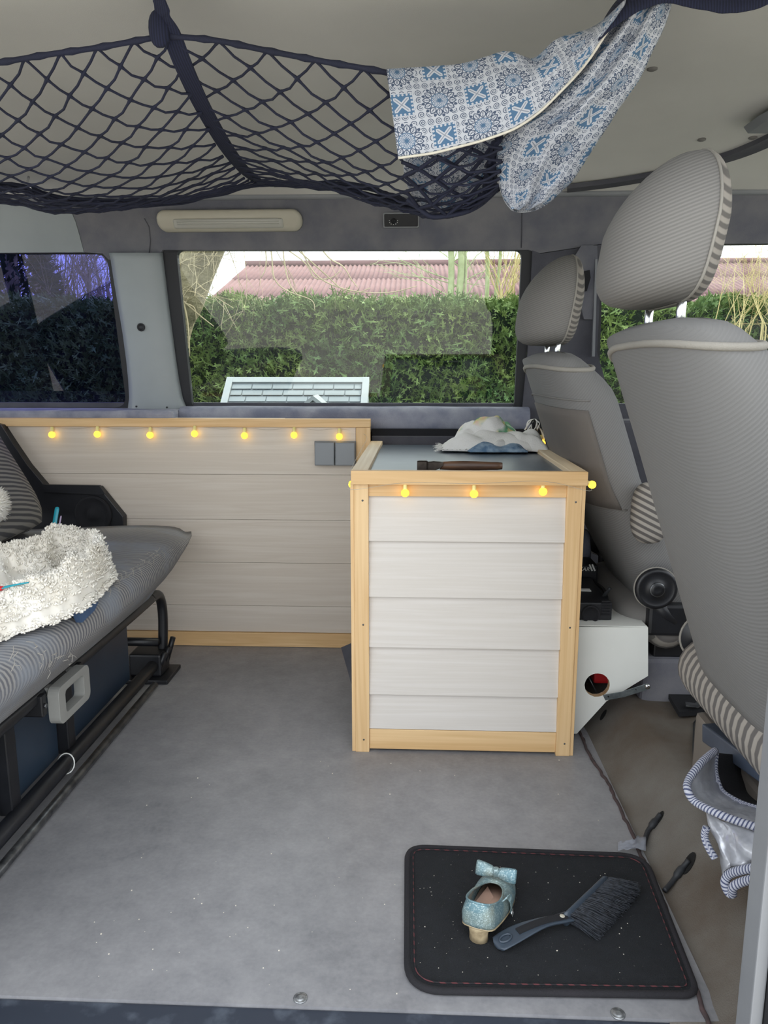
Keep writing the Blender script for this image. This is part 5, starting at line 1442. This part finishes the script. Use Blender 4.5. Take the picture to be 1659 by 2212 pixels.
# trees
def grow(g, p, d, ln, r, depth, spread, gravity=0.0):
    n_ = 4; pts = [p]; q = p.copy(); dd = d.copy()
    for i in range(n_):
        dd = (dd+Vector((R.gauss(0,.13), R.gauss(0,.13), R.gauss(0,.10)+gravity))).normalized(); q = q+dd*ln/n_; pts.append(q.copy())
    v, f, uv = tubeg(pts, [r*(1-.14*i) for i in range(n_+1)], 5 if depth > 1 else 3, cap=False); g.add(v, f)
    if depth <= 0: return
    for k in range(3 if depth > 1 else 4):
        b = pts[R.randint(1, n_)]; nd = (dd+Vector((R.gauss(0, spread), R.gauss(0, spread), R.gauss(.05, spread*.7)))).normalized()
        grow(g, b, nd, ln*R.uniform(.55,.8), r*.55, depth-1, spread, gravity)
# big leaning trunk left in the middle window, with hanging twigs
lt_ = thing('leaning_tree', (-2.0, 5.0, GZ), 'pale leaning tree trunk with hanging twigs left in the middle window', 'tree')
tr_ = spline([Vector((-1.95,5.05,GZ)), P(350,760,Y=5.0), P(392,640,Y=4.95), P(425,560,Y=4.9), P(470,470,Y=4.85), P(560,330,Y=4.8)], 6)
tube('trunk', tr_, [.17-.0018*k for k in range(len(tr_))], 'bark', lt_, 14)
b0 = [spline([P(x, y, Y=4.8) for x, y in c_], 5) for c_ in (
 [(520,420),(600,500),(700,590),(740,625),(770,632),(800,622)], [(600,430),(650,540),(690,600),(760,628),(840,632),(900,618)],
 [(640,430),(700,545),(740,575),(760,605),(772,620)], [(560,420),(585,540),(592,600),(620,628),(672,648),(680,670)],
 [(560,420),(575,560),(564,600)], [(600,420),(618,590),(645,640)], [(450,400),(530,480),(650,560),(680,600),(715,600),(735,585)],
 [(396,650),(406,700),(410,770)], [(396,650),(430,680),(462,705)], [(400,655),(420,665),(424,690)], [(400,560),(440,575),(470,545)])]
for pts in b0: tube('hanging_twig', pts, [.0055*(1-.6*k/len(pts)) for k in range(len(pts))], 'twig', lt_, 5)
g = G()
for i in range(20):
    p = P(R.uniform(380,700), R.uniform(430,545), Y=4.8); grow(g, p, Vector((R.gauss(0,.5), R.gauss(0,.3), -1)).normalized(), R.uniform(.2,.45), .0025, 1, .5, -.05)
for i in range(40):
    s_ = R.choice(tr_[8:]); grow(g, s_+Vector((R.uniform(-.1,.1), -.12, 0)), Vector((R.gauss(0,1), -.5, R.gauss(-.3,1))).normalized(), R.uniform(.12,.3), .004, 1, .7, 0)
o = g.build('twigs', 'twig', lt_); o['kind'] = 'stuff'
# pale stems in front of the barn
for k, (x, x2, r, lab) in enumerate(((972,968,.030,'leftmost pale green stem of the trees before the red roof'),(990,994,.034,'thick pale green stem, second of the trees before the red roof'),(1003,1000,.012,'thin stem between the thicker trees before the red roof'),(1050,1046,.020,'pale stem right of the thick pair before the red roof'),(1066,1084,.016,'pale stem leaning right before the red roof'))):
    a, b = P(x, 700, Y=6.8), P(x2, 430, Y=6.8); base = Vector((a.x, 6.8, GZ))
    tt = thing('slender_tree', base, lab, 'tree', 'slender trees before the barn')
    pts = spline([base, a, (a+b)/2+Vector((.02,0,0)), b, b+(b-a)*.6], 5)
    tube('trunk', pts, [r*(1-.012*i) for i in range(len(pts))], 'stem', tt, 8)
    g = G()
    for i in range(5): grow(g, pts[R.randint(6, len(pts)-1)], Vector((R.gauss(0,1), R.gauss(0,.5), 1)).normalized(), .5, .006, 2, .45)
    g.build('branches', 'stem', tt)
# straw coloured brush at the right
def brush(name, x0, x1, y0, y1, Y, n_, mat, label):
    t_ = thing(name, P((x0+x1)/2, y1, Y=Y), label, 'shrub'); g = G()
    for i in range(n_):
        p = P(R.uniform(x0, x1), R.uniform(y0, y1), Y=Y+R.uniform(-.3,.3)); v, f, uv = tubeg([Vector((p.x+R.uniform(-.05,.05), p.y, GZ)), Vector((p.x+R.uniform(-.03,.03), p.y, (p.z+GZ)/2)), p], .005, 4, cap=False); g.add(v, f); grow(g, p, Vector((R.gauss(0,.35), R.gauss(0,.3), 1)).normalized(), R.uniform(.3,.6), .0035, 2, .4)
    o = g.build('twigs', mat, t_); o['kind'] = 'stuff'
brush('bare_shrub', 1075, 1125, 600, 660, 6.0, 26, 'straw', 'straw-coloured bare twigs at the right edge of the middle window')
brush('dry_shrub', 1540, 1900, 690, 770, 5.3, 60, 'straw', 'dry straw-coloured shrub in the front door window')
brush('twiggy_shrub', 120, 240, 600, 700, 7.0, 40, 'twig', 'bare twiggy shrub seen through the dark tinted window')
# conifer and bare tree beyond the tinted window
cf = thing('conifer', (P(30, 640, Y=6.9).x, 6.9, GZ), 'dark conifer rising behind the hedge in the tinted window', 'tree')
g = G(); cxm = cf.location.x
for i in range(5200):
    z = R.uniform(GZ+.5, 2.25); rad = .95*(1-(z-GZ)/(2.45-GZ))**.8; a = R.uniform(0, 2*PI); p = Vector((cxm+rad*math.cos(a)*R.uniform(.7,1), 6.9+rad*math.sin(a), z))
    d = Vector((math.cos(a), math.sin(a), R.gauss(.3,.4))).normalized(); s_ = d.orthogonal().normalized()*.02; ln = R.uniform(.08,.2)
    g.add([p-s_, p+s_, p+d*ln], [(0,1,2)])
o = g.build('needles', 'conifer', cf); o['kind'] = 'stuff'
tube('trunk', [(cxm,6.9,GZ),(cxm,6.9,2.2)], .06, 'bark', cf, 8)
for x, lab in ((215, 'bare tree right in the dark tinted window'), (95, 'bare tree left in the dark tinted window')):
    q = P(x, 700, Y=8.5); tt = thing('bare_tree', (q.x, 8.5, GZ), lab, 'tree', 'bare trees behind the tinted window')
    tube('trunk', [(q.x,8.5,GZ),(q.x+.05,8.5,.9),(q.x,8.5,1.6)], [.09,.07,.05], 'bark', tt, 8); g = G()
    for i in range(16): grow(g, Vector((q.x, 8.5, R.uniform(.6,1.6))), Vector((R.gauss(0,.5), R.gauss(0,.4), 1)).normalized(), .75, .02, 3, .38)
    g.build('branches', 'twig', tt)
